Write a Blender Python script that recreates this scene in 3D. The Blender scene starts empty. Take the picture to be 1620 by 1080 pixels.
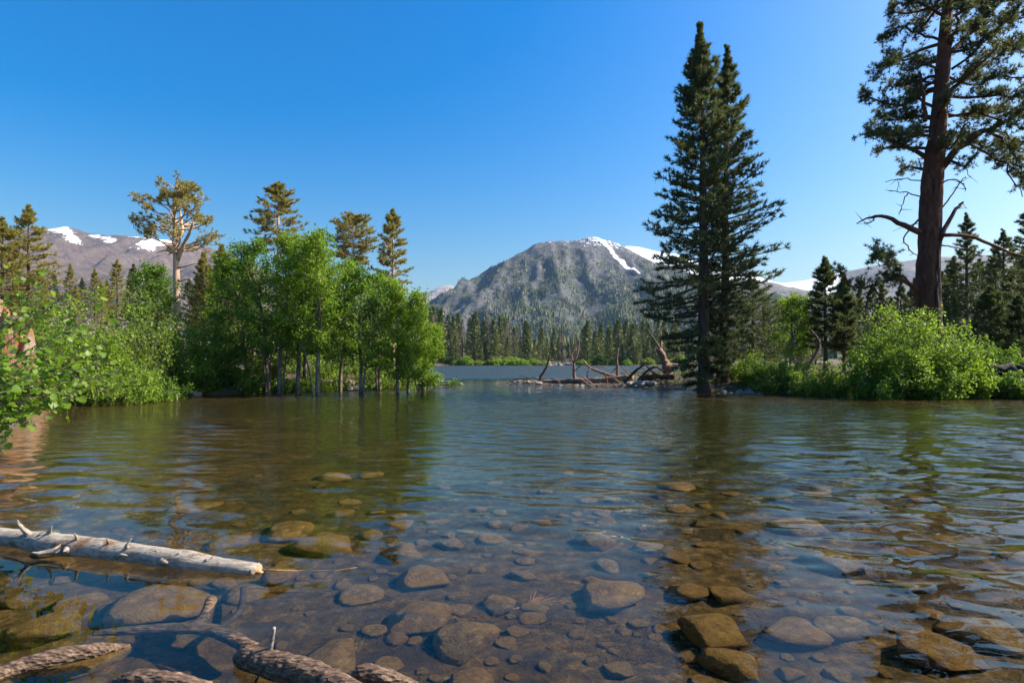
import bpy, bmesh, math, random
import numpy as np
from mathutils import Vector
rad = math.radians
sc = bpy.context.scene
col = sc.collection

# ------------------------------------------------------------------ camera, sky, sun, exposure
F, CX, HY, CH = 900.0, 810.0, 573.0, 1.6          # focal length in photo pixels, centre column, horizon row, eye height
cam = bpy.data.objects.new('camera', bpy.data.cameras.new('camera'))
col.objects.link(cam); sc.camera = cam
cam.location = (0, 0, CH); cam.rotation_euler = (rad(90), 0, 0)
cam.data.lens = 36 * F / 1620; cam.data.shift_y = (HY - 540) / 1620
cam.data.clip_start = 0.05; cam.data.clip_end = 30000

SUN_AZ, SUN_EL = rad(82), rad(41)                 # azimuth from +Y (view direction) towards +X
world = bpy.data.worlds.new('World'); sc.world = world; world.use_nodes = True
wn = world.node_tree
sky = wn.nodes.new('ShaderNodeTexSky'); sky.sky_type = 'NISHITA'; sky.sun_disc = False
sky.sun_elevation = SUN_EL; sky.sun_rotation = SUN_AZ
sky.altitude = 0; sky.air_density = 1.5; sky.dust_density = 3.0; sky.ozone_density = 6.0
hsv = wn.nodes.new('ShaderNodeHueSaturation'); hsv.inputs['Saturation'].default_value = 1.56; hsv.inputs['Hue'].default_value = 0.507
wn.links.new(sky.outputs[0], hsv.inputs['Color'])
wn.links.new(hsv.outputs[0], wn.nodes['Background'].inputs[0])
wn.nodes['Background'].inputs[1].default_value = 0.092
sun_data = bpy.data.lights.new('sun', 'SUN'); sun_data.energy = 5.0; sun_data.angle = rad(0.5)
sun_data.color = (1.0, 0.90, 0.76); sun_data.cycles.is_caustics_light = True
sun = bpy.data.objects.new('sun', sun_data); col.objects.link(sun)
SD = Vector((math.sin(SUN_AZ) * math.cos(SUN_EL), math.cos(SUN_AZ) * math.cos(SUN_EL), math.sin(SUN_EL)))
sun.rotation_euler = SD.to_track_quat('Z', 'Y').to_euler(); sun.location = (40, 20, 60)
vs = sc.view_settings
vs.view_transform = 'Standard'; vs.look = 'None'; vs.gamma = 1; vs.exposure = 1.13; vs.use_curve_mapping = False
cy = sc.cycles
cy.use_denoising = True; cy.max_bounces = 7; cy.diffuse_bounces = 2; cy.glossy_bounces = 2
cy.transmission_bounces = 5; cy.transparent_max_bounces = 6; cy.volume_bounces = 0
cy.sample_clamp_indirect = 4.0; cy.use_adaptive_sampling = True; cy.adaptive_threshold = 0.015
cy.blur_glossy = 0.3

# ------------------------------------------------------------------ helpers: noise, pixels to places
def hsh(ix, iy, iz, seed):
    v = np.sin(ix * 127.1 + iy * 311.7 + iz * 74.7 + seed * 53.3) * 43758.5453
    return v - np.floor(v)
def vnoise(x, y, z=0.0, seed=0):
    x, y, z = np.broadcast_arrays(np.asarray(x, float), np.asarray(y, float), np.asarray(z, float))
    ix, iy, iz = np.floor(x), np.floor(y), np.floor(z)
    u, v, w = x - ix, y - iy, z - iz
    u, v, w = [t * t * (3 - 2 * t) for t in (u, v, w)]
    r = 0
    for a in (0, 1):
        for b in (0, 1):
            for c in (0, 1):
                r = r + hsh(ix + a, iy + b, iz + c, seed) * (u if a else 1 - u) * (v if b else 1 - v) * (w if c else 1 - w)
    return r * 2 - 1
def fbm(x, y, z=0.0, o=4, seed=0, ridged=False):
    r, a, s = 0, 1, 0
    for k in range(o):
        n = vnoise(np.asarray(x) * 2 ** k, np.asarray(y) * 2 ** k, np.asarray(z) * 2 ** k, seed + k)
        r = r + a * ((1 - 2 * np.abs(n)) if ridged else n); s += a; a *= 0.5
    return r / s
def smooth(t):
    t = np.clip(t, 0, 1); return t * t * (3 - 2 * t)
def P(px, py, Y):                                 # a photo pixel's direction followed to the distance Y
    return np.array([(px - CX) / F * Y, Y, CH + (HY - py) / F * Y])

WATER = np.array([(-7, 1.3), (0, 1.2), (8, 1.2), (20, 2), (40, 8), (36, 18), (30, 22.5), (24, 25.2), (20, 26), (18, 27), (15, 28.3),
    (12, 29), (10.4, 30), (9.2, 34), (6, 38.5), (2, 42), (-1.2, 46), (0.5, 47.2), (6, 47.5), (16, 53), (30, 65), (60, 90), (120, 140),
    (180, 200), (150, 268), (80, 284), (20, 296), (-40, 287), (-90, 270), (-130, 200), (-90, 120), (-40, 95), (-15, 70), (-8.5, 50),
    (-6, 41), (-7.5, 37), (-9.5, 34), (-12, 31), (-15, 28), (-18, 24.5), (-17, 20), (-13, 15), (-10.7, 11.7), (-7.6, 7.5), (-7.2, 4.5)], float)
def water_sd(x, y):                               # signed distance to the shoreline, + over water
    x = np.asarray(x, float); y = np.asarray(y, float)
    d = np.full(x.shape, 1e18); inside = np.zeros(x.shape, bool)
    n = len(WATER)
    for i in range(n):
        ax, ay = WATER[i]; bx, by = WATER[(i + 1) % n]
        ex, ey = bx - ax, by - ay
        t = np.clip(((x - ax) * ex + (y - ay) * ey) / (ex * ex + ey * ey), 0, 1)
        d = np.minimum(d, (x - ax - t * ex) ** 2 + (y - ay - t * ey) ** 2)
        c = (ay > y) != (by > y)
        with np.errstate(divide='ignore', invalid='ignore'):
            xi = (bx - ax) * (y - ay) / (by - ay + (1e-12 if by == ay else 0)) + ax
        inside ^= c & (x < xi)
    d = np.sqrt(d)
    return np.where(inside, d, -d)
def height(x, y):
    x = np.asarray(x, float); y = np.asarray(y, float)
    far = smooth((np.hypot(x, y) - 60) / 60)
    sd = water_sd(x, y) + fbm(x * 0.5, y * 0.5, o=3, seed=3) * (0.5 + far * 5) * smooth((np.hypot(x, y) - 3) / 8)
    dm = 0.95 + 3.0 * smooth((y - 34) / 40)
    s = np.maximum(sd, 0)
    dep = dm * (1 - np.exp(-(s * (0.11 + 0.5 * smooth((y - 46) / 10)) + 0.2 * np.minimum(1, s / 0.8)) / dm))
    l = np.maximum(-sd, 0)
    left = smooth((-x - 3) / 3) * (1 - far); right = smooth((x - 6) / 4) * (1 - far)
    land = (0.22 + 0.25 * left + 0.2 * right) * (1 - np.exp(-l / 0.8)) + l * (0.012 + 0.05 * left + 0.045 * right) \
        + 5.0 * smooth((-x - 18) / 40) * smooth((y - 24) / 30) + 0.02 * np.maximum(0, l - 20)
    rr = np.hypot(x, y)
    bump = fbm(x * 1.3, y * 1.3, o=4, seed=8) * 0.05 * smooth(rr / 3) * (1 + 2 * smooth(l / 4)) + fbm(x * 5, y * 5, o=2, seed=9) * 0.012 * (rr < 25)
    return np.where(sd > 0, -dep, land) + bump
def H1(x, y): return float(height(np.array([x]), np.array([y]))[0])
def under(px, py, lift=0.0):                      # the point of the lake bed seen at a photo pixel through the refracting water
    Y0 = CH * F / (py - HY); X0 = (px - CX) / F * Y0
    h = math.hypot(X0, Y0); st = h / math.hypot(h, CH) / 1.33; tt = st / math.sqrt(1 - st * st)
    d = 0.3
    for _ in range(6):
        k = 1 + d * tt / h
        d = max(0.02, -(H1(X0 * k, Y0 * k) + lift))
    return X0 * k, Y0 * k, -d

# ------------------------------------------------------------------ helpers: meshes and objects
class MB:
    def __init__(s): s.v = []; s.f = []; s.n = 0
    def add(s, v, f):
        v = np.asarray(v, float).reshape(-1, 3); f = np.asarray(f, int)
        s.v.append(v); s.f.append(f + s.n); s.n += len(v)
    def tube(s, pts, rr, k=8, rough=0.0, seed=0, freq=3.0, cap=True):
        pts = np.asarray(pts, float); n = len(pts); rr = np.broadcast_to(np.asarray(rr, float), (n,))
        t = np.gradient(pts, axis=0); t /= np.linalg.norm(t, axis=1)[:, None] + 1e-9
        up = np.array([0, 0, 1.0]) if abs(t[0, 2]) < 0.9 else np.array([1.0, 0, 0])
        a = np.cross(t[0], up); a /= np.linalg.norm(a); A = [a]
        for i in range(1, n):
            a = A[-1] - t[i] * (A[-1] @ t[i]); A.append(a / (np.linalg.norm(a) + 1e-9))
        A = np.array(A); B = np.cross(t, A)
        th = np.arange(k) * 2 * math.pi / k
        v = pts[:, None] + rr[:, None, None] * (np.cos(th)[None, :, None] * A[:, None] + np.sin(th)[None, :, None] * B[:, None])
        if rough:
            nz = fbm(v[..., 0] * freq, v[..., 1] * freq, v[..., 2] * freq, 3, seed)
            v = pts[:, None] + (v - pts[:, None]) * (1 + rough * nz[..., None])
        i = np.arange(n * k).reshape(n, k); j = np.roll(i, -1, 1)
        q = np.stack([i[:-1], j[:-1], j[1:], i[1:]], -1).reshape(-1, 4)
        v = v.reshape(-1, 3)
        if cap:
            v = np.vstack([v, pts[:1], pts[-1:]]); c0, c1 = n * k, n * k + 1
            tri = np.concatenate([np.stack([j[0], i[0], np.full(k, c0)], -1), np.stack([i[-1], j[-1], np.full(k, c1)], -1)])
            s.add(v, q); s.f.append(tri + s.n - len(v))
        else: s.add(v, q)
    def prisms(s, A, B, ra, rb, k=3):             # many straight tapered twigs at once
        A = np.asarray(A, float).reshape(-1, 3); B = np.asarray(B, float).reshape(-1, 3); n = len(A)
        if not n: return
        ra = np.broadcast_to(np.asarray(ra, float).reshape(-1), (n,)); rb = np.broadcast_to(np.asarray(rb, float).reshape(-1), (n,))
        t = B - A; t = t / (np.linalg.norm(t, axis=1)[:, None] + 1e-9)
        u = np.cross(t, np.where(np.abs(t[:, 2:]) < 0.9, [[0, 0, 1.0]], [[1.0, 0, 0]])); u /= np.linalg.norm(u, axis=1)[:, None] + 1e-9
        w = np.cross(t, u)
        th = np.arange(k) * 2 * math.pi / k
        c = np.cos(th)[None, :, None] * u[:, None] + np.sin(th)[None, :, None] * w[:, None]
        v = np.concatenate([A[:, None] + c * ra[:, None, None], B[:, None] + c * rb[:, None, None]], 1)
        b = np.arange(n)[:, None] * 2 * k; i = np.arange(k)[None]; j = (i + 1) % k
        s.add(v, np.stack([b + i, b + j, b + k + j, b + k + i], -1).reshape(-1, 4))
    def needles(s, C, D, L, W, rng):              # thin triangles at C pointing along D
        C = C.reshape(-1, 3); D = D.reshape(-1, 3); n = len(C)
        D = D / (np.linalg.norm(D, axis=1)[:, None] + 1e-9)
        sd = np.cross(D, rng.normal(size=(n, 3))); sd /= np.linalg.norm(sd, axis=1)[:, None] + 1e-9
        L = np.broadcast_to(np.asarray(L, float).reshape(-1), (n,))[:, None]; W = np.broadcast_to(np.asarray(W, float).reshape(-1), (n,))[:, None]
        v = np.stack([C - sd * W * 0.5, C + sd * W * 0.5, C + D * L], 1)
        s.add(v, np.arange(3 * n).reshape(n, 3))
    def leaves(s, C, rng, size, up=0.5, out=None, aspect=0.85):  # rhombic leaves
        n = len(C)
        N = rng.normal(size=(n, 3)); N[:, 2] += up
        if out is not None: N += out
        N /= np.linalg.norm(N, axis=1)[:, None] + 1e-9
        T = np.cross(N, rng.normal(size=(n, 3))); T /= np.linalg.norm(T, axis=1)[:, None] + 1e-9
        S = np.cross(N, T); z = (size * rng.uniform(0.65, 1.25, n))[:, None]
        C = np.asarray(C)
        v = np.stack([C - T * z * 0.5, C + S * z * 0.5 * aspect - T * z * 0.08 + N * z * 0.06, C + T * z * 0.55, C - S * z * 0.5 * aspect - T * z * 0.08 + N * z * 0.06], 1)
        s.add(v, np.arange(4 * n).reshape(n, 4))
    def mesh(s, name, m=None, smoothed=True):
        v = np.concatenate(s.v); me = bpy.data.meshes.new(name)
        loops = np.concatenate([f.reshape(-1) for f in s.f]); tot = np.concatenate([np.full(len(f), f.shape[1]) for f in s.f])
        me.vertices.add(len(v)); me.vertices.foreach_set('co', v.astype(np.float32).ravel())
        me.loops.add(len(loops)); me.loops.foreach_set('vertex_index', loops.astype(np.int32))
        me.polygons.add(len(tot)); me.polygons.foreach_set('loop_start', (np.cumsum(tot) - tot).astype(np.int32))
        if smoothed: me.polygons.foreach_set('use_smooth', np.ones(len(tot), bool))
        else: me.polygons.foreach_set('use_smooth', np.zeros(len(tot), bool))
        me.update(calc_edges=True)
        if m: me.materials.append(m)
        return me
    def obj(s, name, m, parent=None, smoothed=True): return link(name, s.mesh(name, m, smoothed), parent)
def link(name, me, parent=None, loc=None):
    o = bpy.data.objects.new(name, me); col.objects.link(o)
    if parent is not None: o.parent = parent
    if loc is not None: o.location = loc
    return o
def tag(o, label, cat, group=None):
    o['label'] = label; o['category'] = cat
    if group: o['group'] = group
    return o
def thing(name, label, cat, loc=(0, 0, 0), group=None):
    return tag(link(name, None, None, loc), label, cat, group)
def wet(o): o.cycles.is_caustics_receiver = True; return o
def polyline(pts, n):
    pts = np.asarray(pts, float); m = len(pts)
    if m < 3: return pts[0] + (pts[-1] - pts[0]) * np.linspace(0, 1, n)[:, None]
    p = np.vstack([2 * pts[0] - pts[1], pts, 2 * pts[-1] - pts[-2]]); out = []
    for t in np.linspace(0, m - 1 - 1e-9, n):
        i = int(t); u = t - i; a, b, c, d = p[i:i + 4]
        out.append(0.5 * (2 * b + (c - a) * u + (2 * a - 5 * b + 4 * c - d) * u * u + (3 * b - a - 3 * c + d) * u ** 3))
    return np.array(out)

# ------------------------------------------------------------------ materials
class MT:
    def __init__(s, name):
        s.m = bpy.data.materials.new(name); s.m.use_nodes = True; s.nt = s.m.node_tree; s.b = s.nt.nodes['Principled BSDF']
        s.b.inputs['Roughness'].default_value = 0.85; s.b.inputs['Specular IOR Level'].default_value = 0.25
        s.out = s.nt.nodes['Material Output']
    def n(s, t, **kw):
        x = s.nt.nodes.new('ShaderNode' + t)
        for k, v in kw.items():
            if k[0] == 'i' and k[1:].isdigit(): x.inputs[int(k[1:])].default_value = v
            elif hasattr(x, k): setattr(x, k, v)
            else: x.inputs[k].default_value = v
        return x
    def l(s, a, b): s.nt.links.new(a, b)
    def coord(s, kind='Object', scale=(1, 1, 1)):
        if kind == 'pos': o = s.n('NewGeometry').outputs['Position']
        else: o = s.n('TexCoord').outputs[kind]
        mp = s.n('Mapping'); mp.inputs['Scale'].default_value = scale; s.l(o, mp.inputs[0]); return mp.outputs[0]
    def noise(s, co, scale, detail=4, rough=0.55):
        x = s.n('TexNoise', Scale=scale, Detail=detail, Roughness=rough); s.l(co, x.inputs['Vector']); return x.outputs['Fac']
    def ramp(s, f, stops):
        r = s.n('ValToRGB'); e = r.color_ramp.elements
        while len(e) < len(stops): e.new(0.5)
        for q, (p, c) in zip(e, stops): q.position = p; q.color = (*c, 1) if len(c) == 3 else c
        s.l(f, r.inputs[0]); return r.outputs[0]
    def mix(s, f, a, b):
        x = s.n('Mix', data_type='RGBA')
        if isinstance(f, (int, float)): x.inputs[0].default_value = f
        else: s.l(f, x.inputs[0])
        for q, k in ((a, 6), (b, 7)):
            if isinstance(q, tuple): x.inputs[k].default_value = (*q, 1)
            else: s.l(q, x.inputs[k])
        return x.outputs[2]
    def maprange(s, v, a, b, c=0.0, d=1.0):
        x = s.n('MapRange'); s.l(v, x.inputs[0])
        for i, q in enumerate((a, b, c, d)): x.inputs[1 + i].default_value = q
        return x.outputs[0]
    def bump(s, f, dist, strength=1.0):
        x = s.n('Bump', Distance=dist, Strength=strength); s.l(f, x.inputs['Height']); s.l(x.outputs[0], s.b.inputs['Normal']); return x
    def color(s, c):
        if isinstance(c, tuple): s.b.inputs['Base Color'].default_value = (*c, 1)
        else: s.l(c, s.b.inputs['Base Color'])
        return s

def bark(name, c1, c2, scale=6, stretch=0.22, depth=0.03, c3=None):
    t = MT(name); co = t.coord('Object', (1, 1, stretch))
    f = t.noise(co, scale, 6, 0.65); c = t.ramp(f, [(0.3, c1), (0.68, c2)])
    if c3: c = t.mix(t.ramp(t.noise(t.coord('Object', (1, 1, 1)), 1.3, 3), [(0.45, (0, 0, 0)), (0.62, (1, 1, 1))]), c, c3)
    t.color(c); t.bump(f, depth); return t.m
def leafmat(name, stops, trans=0.4, tcol=None, rough=0.5, spec=0.3):
    t = MT(name); r = t.n('NewGeometry').outputs['Random Per Island']
    big = t.noise(t.coord('pos', (1, 1, 1)), 0.8, 2)
    x = t.n('Math', operation='MULTIPLY_ADD'); x.inputs[1].default_value = 0.6; t.l(r, x.inputs[0])
    y = t.n('Math', operation='MULTIPLY'); y.inputs[1].default_value = 0.4; t.l(big, y.inputs[0]); t.l(y.outputs[0], x.inputs[2])
    c = t.ramp(x.outputs[0], stops); t.color(c)
    t.b.inputs['Roughness'].default_value = rough; t.b.inputs['Specular IOR Level'].default_value = spec
    tr = t.n('BsdfTranslucent'); tc = t.mix(1.0, c, c) if tcol is None else t.mix(0.5, c, tcol); t.l(tc, tr.inputs[0])
    ms = t.n('MixShader'); ms.inputs[0].default_value = trans
    t.l(t.b.outputs[0], ms.inputs[1]); t.l(tr.outputs[0], ms.inputs[2]); t.l(ms.outputs[0], t.out.inputs[0]); return t.m

M = {}
M['bark_red'] = bark('bark_red', (0.028, 0.011, 0.007), (0.20, 0.08, 0.045), 6, 0.22, 0.12, (0.10, 0.038, 0.022))
M['bark_dark'] = bark('bark_dark', (0.035, 0.024, 0.018), (0.14, 0.095, 0.07), 7, 0.2, 0.03)
M['bark_pale'] = bark('bark_pale', (0.30, 0.19, 0.12), (0.55, 0.40, 0.28), 5, 0.15, 0.02)
M['bark_aspen'] = bark('bark_aspen', (0.05, 0.038, 0.028), (0.27, 0.235, 0.17), 4, 0.6, 0.015, (0.10, 0.08, 0.055))
M['bark_orange'] = bark('bark_orange', (0.12, 0.04, 0.016), (0.42, 0.19, 0.08), 5, 0.12, 0.08, (0.26, 0.20, 0.155))
M['charred'] = bark('charred', (0.006, 0.005, 0.005), (0.04, 0.03, 0.025), 8, 0.3, 0.03)
M['driftwood'] = bark('driftwood', (0.09, 0.055, 0.04), (0.34, 0.22, 0.16), 8, 1.0, 0.02)
M['driftwood_grey'] = bark('driftwood_grey', (0.14, 0.12, 0.11), (0.46, 0.41, 0.37), 8, 1.0, 0.02)
M['driftwood_dark'] = bark('driftwood_dark', (0.03, 0.02, 0.015), (0.12, 0.075, 0.05), 8, 1.0, 0.02)
M['needle_dark'] = leafmat('needle_dark', [(0.15, (0.045, 0.065, 0.02)), (0.6, (0.11, 0.14, 0.045)), (0.9, (0.24, 0.24, 0.08))], 0.45)
M['needle_olive'] = leafmat('needle_olive', [(0.15, (0.14, 0.15, 0.03)), (0.6, (0.32, 0.28, 0.06)), (0.9, (0.50, 0.39, 0.12))], 0.45)
M['needle_green'] = leafmat('needle_green', [(0.15, (0.05, 0.075, 0.022)), (0.6, (0.11, 0.14, 0.04)), (0.9, (0.2, 0.2, 0.065))], 0.35)
M['needle_far'] = leafmat('needle_far', [(0.15, (0.05, 0.08, 0.024)), (0.5, (0.12, 0.155, 0.04)), (0.9, (0.27, 0.25, 0.07))], 0.2)
M['needle_far_brown'] = leafmat('needle_far_brown', [(0.15, (0.07, 0.05, 0.04)), (0.9, (0.17, 0.13, 0.10))], 0.2)
M['leaf_aspen'] = leafmat('leaf_aspen', [(0.15, (0.075, 0.15, 0.010)), (0.55, (0.17, 0.29, 0.018)), (0.9, (0.31, 0.42, 0.045))], 0.5, (0.28, 0.42, 0.01))
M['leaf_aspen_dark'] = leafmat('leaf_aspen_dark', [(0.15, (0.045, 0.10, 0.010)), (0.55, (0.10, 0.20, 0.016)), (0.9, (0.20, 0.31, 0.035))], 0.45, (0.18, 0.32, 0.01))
M['leaf_willow'] = leafmat('leaf_willow', [(0.15, (0.08, 0.15, 0.016)), (0.55, (0.19, 0.31, 0.03)), (0.9, (0.34, 0.45, 0.06))], 0.5, (0.24, 0.36, 0.02))
M['leaf_shrub'] = leafmat('leaf_shrub', [(0.15, (0.075, 0.125, 0.014)), (0.55, (0.17, 0.25, 0.025)), (0.9, (0.29, 0.36, 0.06))], 0.45, (0.18, 0.30, 0.03))
M['leaf_near'] = leafmat('leaf_near', [(0.1, (0.05, 0.11, 0.008)), (0.5, (0.12, 0.22, 0.014)), (0.9, (0.25, 0.35, 0.035))], 0.45, (0.26, 0.42, 0.01), 0.45, 0.35)
M['grass'] = leafmat('grass', [(0.15, (0.06, 0.085, 0.02)), (0.6, (0.14, 0.16, 0.04)), (0.9, (0.28, 0.24, 0.09))], 0.35)

t = MT('stone'); co = t.coord('Object', (1, 1, 1)); f = t.noise(co, 4, 7, 0.62)
c = t.ramp(f, [(0.3, (0.10, 0.056, 0.018)), (0.55, (0.30, 0.18, 0.068)), (0.75, (0.50, 0.33, 0.145))])
rnd = t.n('ObjectInfo').outputs['Random']
c = t.mix(rnd, c, t.mix(0.5, c, (0.24, 0.12, 0.04)))
alg = t.ramp(t.noise(co, 1.6, 4), [(0.48, (0, 0, 0)), (0.62, (1, 1, 1))]); c = t.mix(t.mix(0.5, (0, 0, 0), alg), c, (0.26, 0.15, 0.03))
t.color(c); t.bump(t.noise(co, 14, 6, 0.7), 0.04); M['stone'] = t.m
t = MT('granite'); co = t.coord('Object', (1, 1, 1)); f = t.noise(co, 5, 8, 0.7)
t.color(t.ramp(f, [(0.3, (0.10, 0.088, 0.08)), (0.55, (0.25, 0.225, 0.205)), (0.75, (0.40, 0.37, 0.34))])); t.bump(f, 0.06); M['granite'] = t.m

# ------------------------------------------------------------------ ground and lake bed: one sheet to the horizon
def polar(name, ang, rr, hf):
    A, R = np.meshgrid(ang, rr); X = R * np.sin(A); Y = R * np.cos(A); Z = hf(X, Y, R)
    nr, na = X.shape; i = np.arange(nr * na).reshape(nr, na); j = np.roll(i, -1, 1)
    b = MB(); b.add(np.stack([X, Y, Z], -1), np.stack([i[:-1], j[:-1], j[1:], i[1:]], -1).reshape(-1, 4)); return b
fine = np.radians(np.arange(-60, 60, 0.45)); coarse = np.radians(np.arange(60, 300, 4.0))
rr = np.concatenate([0.25 * np.exp(np.arange(0, math.log(130 / 0.25), 0.022)), 130 * np.exp(np.arange(0.03, math.log(14000 / 130), 0.05))])
g = polar('ground', np.concatenate([fine, coarse]), rr, lambda X, Y, R: height(X, Y))
t = MT('ground'); pos = t.coord('pos'); sep = t.n('SeparateXYZ'); t.l(pos, sep.inputs[0]); z = sep.outputs[2]
f1 = t.noise(pos, 1.1, 6, 0.6); f2 = t.noise(pos, 9, 6, 0.7); f3 = t.noise(pos, 0.25, 4, 0.6)
silt = t.ramp(f2, [(0.30, (0.024, 0.013, 0.004)), (0.55, (0.10, 0.057, 0.018)), (0.75, (0.27, 0.16, 0.058))])
silt = t.mix(t.ramp(f1, [(0.5, (0, 0, 0)), (0.6, (1, 1, 1))]), silt, t.mix(f2, (0.018, 0.012, 0.008), (0.06, 0.038, 0.022)))
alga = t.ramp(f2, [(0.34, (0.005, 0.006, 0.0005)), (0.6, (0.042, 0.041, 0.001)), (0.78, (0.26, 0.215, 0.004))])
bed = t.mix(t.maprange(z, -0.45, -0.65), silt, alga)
bed = t.mix(t.maprange(z, -1.2, -2.2), bed, (0.006, 0.03, 0.07))  # dark blue look of deep water painted into the bed colour
soil = t.ramp(f2, [(0.3, (0.035, 0.024, 0.017)), (0.55, (0.115, 0.082, 0.058)), (0.8, (0.27, 0.22, 0.17))])
soil = t.mix(t.ramp(f3, [(0.45, (0, 0, 0)), (0.6, (1, 1, 1))]), soil, t.mix(f2, (0.05, 0.055, 0.02), (0.14, 0.13, 0.05)))
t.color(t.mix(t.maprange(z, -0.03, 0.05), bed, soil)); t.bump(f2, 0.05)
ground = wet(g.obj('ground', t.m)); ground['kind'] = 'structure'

# ------------------------------------------------------------------ water: real waves near, finer ripples in the normal
rng = np.random.default_rng(5)
WV = [(lam, rng.normal(math.pi / 2, 0.55), rng.uniform(0, 6.28), rng.uniform(0.6, 1.3)) for lam in np.exp(rng.uniform(math.log(0.10), math.log(1.1), 80))]
def waves(X, Y, R):
    A = (1 + .6 * smooth((X - 1) / 4)) * (0.24 + 0.76 * smooth((np.hypot(X * 0.8, Y) - 3.0) / 3.4)) * (0.72 + 0.75 * vnoise(X * 0.3, Y * 0.22, seed=4))
    A = A * (1 - 0.45 * smooth((-X - 1.0) / 4) * (1 - smooth((Y - 11) / 6))) * np.exp(-np.maximum(0, R - 45) / 12)
    Z = 0 * X
    for lam, a, ph, w in WV:
        k = 2 * math.pi / lam
        Z = Z + smooth(lam / (R * 0.006 * 5) - 0.5) * w * 0.021 / k * np.sin((X * math.cos(a) + Y * math.sin(a)) * k + ph)
    return Z * A
fine = np.radians(np.arange(-56, 56, 0.34)); coarse = np.radians(np.arange(56, 304, 4.0))
rr = np.concatenate([[0.3, 0.7, 1.1], 1.4 * np.exp(np.arange(0, math.log(70 / 1.4), 0.007)), 70 * np.exp(np.arange(0.05, math.log(420 / 70), 0.12))])
g = polar('water', np.concatenate([fine, coarse]), rr, waves)
t = MT('water'); t.nt.nodes.remove(t.b); gl = t.n('BsdfGlass'); gl.inputs['Color'].default_value = (0.93, 0.95, 0.86, 1); gl.inputs['IOR'].default_value = 1.33; gl.inputs['Roughness'].default_value = 0.0
pos = t.coord('pos'); sep = t.n('SeparateXYZ'); t.l(pos, sep.inputs[0])
na = t.noise(t.coord('pos', (0.6, 1.6, 1)), 3.0, 3, 0.5); nb = t.noise(t.coord('pos', (0.35, 1.0, 1)), 1.1, 4, 0.6)
b1 = t.n('Bump', Strength=1.0); t.l(na, b1.inputs['Height']); t.l(t.maprange(sep.outputs[1], 5, 26, 0.0, 0.075), b1.inputs['Distance'])
b2 = t.n('Bump', Strength=1.0); t.l(nb, b2.inputs['Height']); t.l(t.maprange(sep.outputs[1], 40, 62, 0.0, 2.4), b2.inputs['Distance']); t.l(b1.outputs[0], b2.inputs['Normal'])
t.l(t.maprange(sep.outputs[1], 48, 70, 0.0, 0.6), gl.inputs['Roughness']); t.l(b2.outputs[0], gl.inputs['Normal']); t.l(gl.outputs[0], t.out.inputs[0])
water = g.obj('water', t.m); water['kind'] = 'structure'; water.cycles.is_caustics_caster = True

# ------------------------------------------------------------------ mountains from ridge lines
def ridge_height(X, Y, ridges, seed, rough, rs=160.0):
    Hh = np.full(X.shape, -1e9); dr = np.full(X.shape, 1e9)
    wx = X + 26 * fbm(X / 300, Y / 300, seed=seed + 5); wy = Y + 26 * fbm(X / 300, Y / 300, seed=seed + 9)
    for ri, (pts, slope) in enumerate(ridges):
        p = np.array([P(*q) for q in pts])
        for i in range(len(p) - 1):
            a, b = p[i], p[i + 1]; e = b - a
            u = np.clip(((wx - a[0]) * e[0] + (wy - a[1]) * e[1]) / (e[0] ** 2 + e[1] ** 2), 0, 1)
            d = np.hypot(wx - a[0] - u * e[0], wy - a[1] - u * e[1])
            hh = a[2] + u * e[2] - slope * (np.sqrt(d * d + 900) - 30) * (1 - 0.12 * np.minimum(1, d / 900))
            Hh = np.maximum(Hh, hh)
            if ri == 0: dr = np.minimum(dr, d)
    ed = np.clip(Hh / 120, 0, 1) * (.22 + .78 * smooth(dr / 260))
    return Hh + ed * rough * (fbm(X / rs, Y / (rs * 2.6), o=6, seed=seed, ridged=True) - 0.3)
def mountain(name, label, x0, x1, y0, y1, step, ridges, m, seed, rough=55, snow=None, rs=160.0):
    X, Y = np.meshgrid(np.arange(x0, x1, step), np.arange(y0, y1, step)); Z = ridge_height(X, Y, ridges, seed, rough, rs)
    ny, nx = X.shape; i = np.arange(nx * ny).reshape(ny, nx); b = MB()
    b.add(np.stack([X, Y, Z], -1), np.stack([i[:-1, :-1], i[:-1, 1:], i[1:, 1:], i[1:, :-1]], -1).reshape(-1, 4))
    o = b.obj(name, m); o['kind'] = 'structure'; o['label'] = label
    s = np.zeros(X.shape)
    if snow is not None: s = snow(X, Y, Z)
    at = o.data.attributes.new('snow', 'FLOAT', 'POINT'); at.data.foreach_set('value', s.ravel().astype(np.float32)); return o
def seg_d(X, Y, pts):
    p = np.array([P(*q) for q in pts]); d = np.full(X.shape, 1e9)
    for a, b in zip(p[:-1], p[1:]):
        e = b - a; u = np.clip(((X - a[0]) * e[0] + (Y - a[1]) * e[1]) / (e[0] ** 2 + e[1] ** 2), 0, 1)
        d = np.minimum(d, np.hypot(X - a[0] - u * e[0], Y - a[1] - u * e[1]))
    return d
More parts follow.
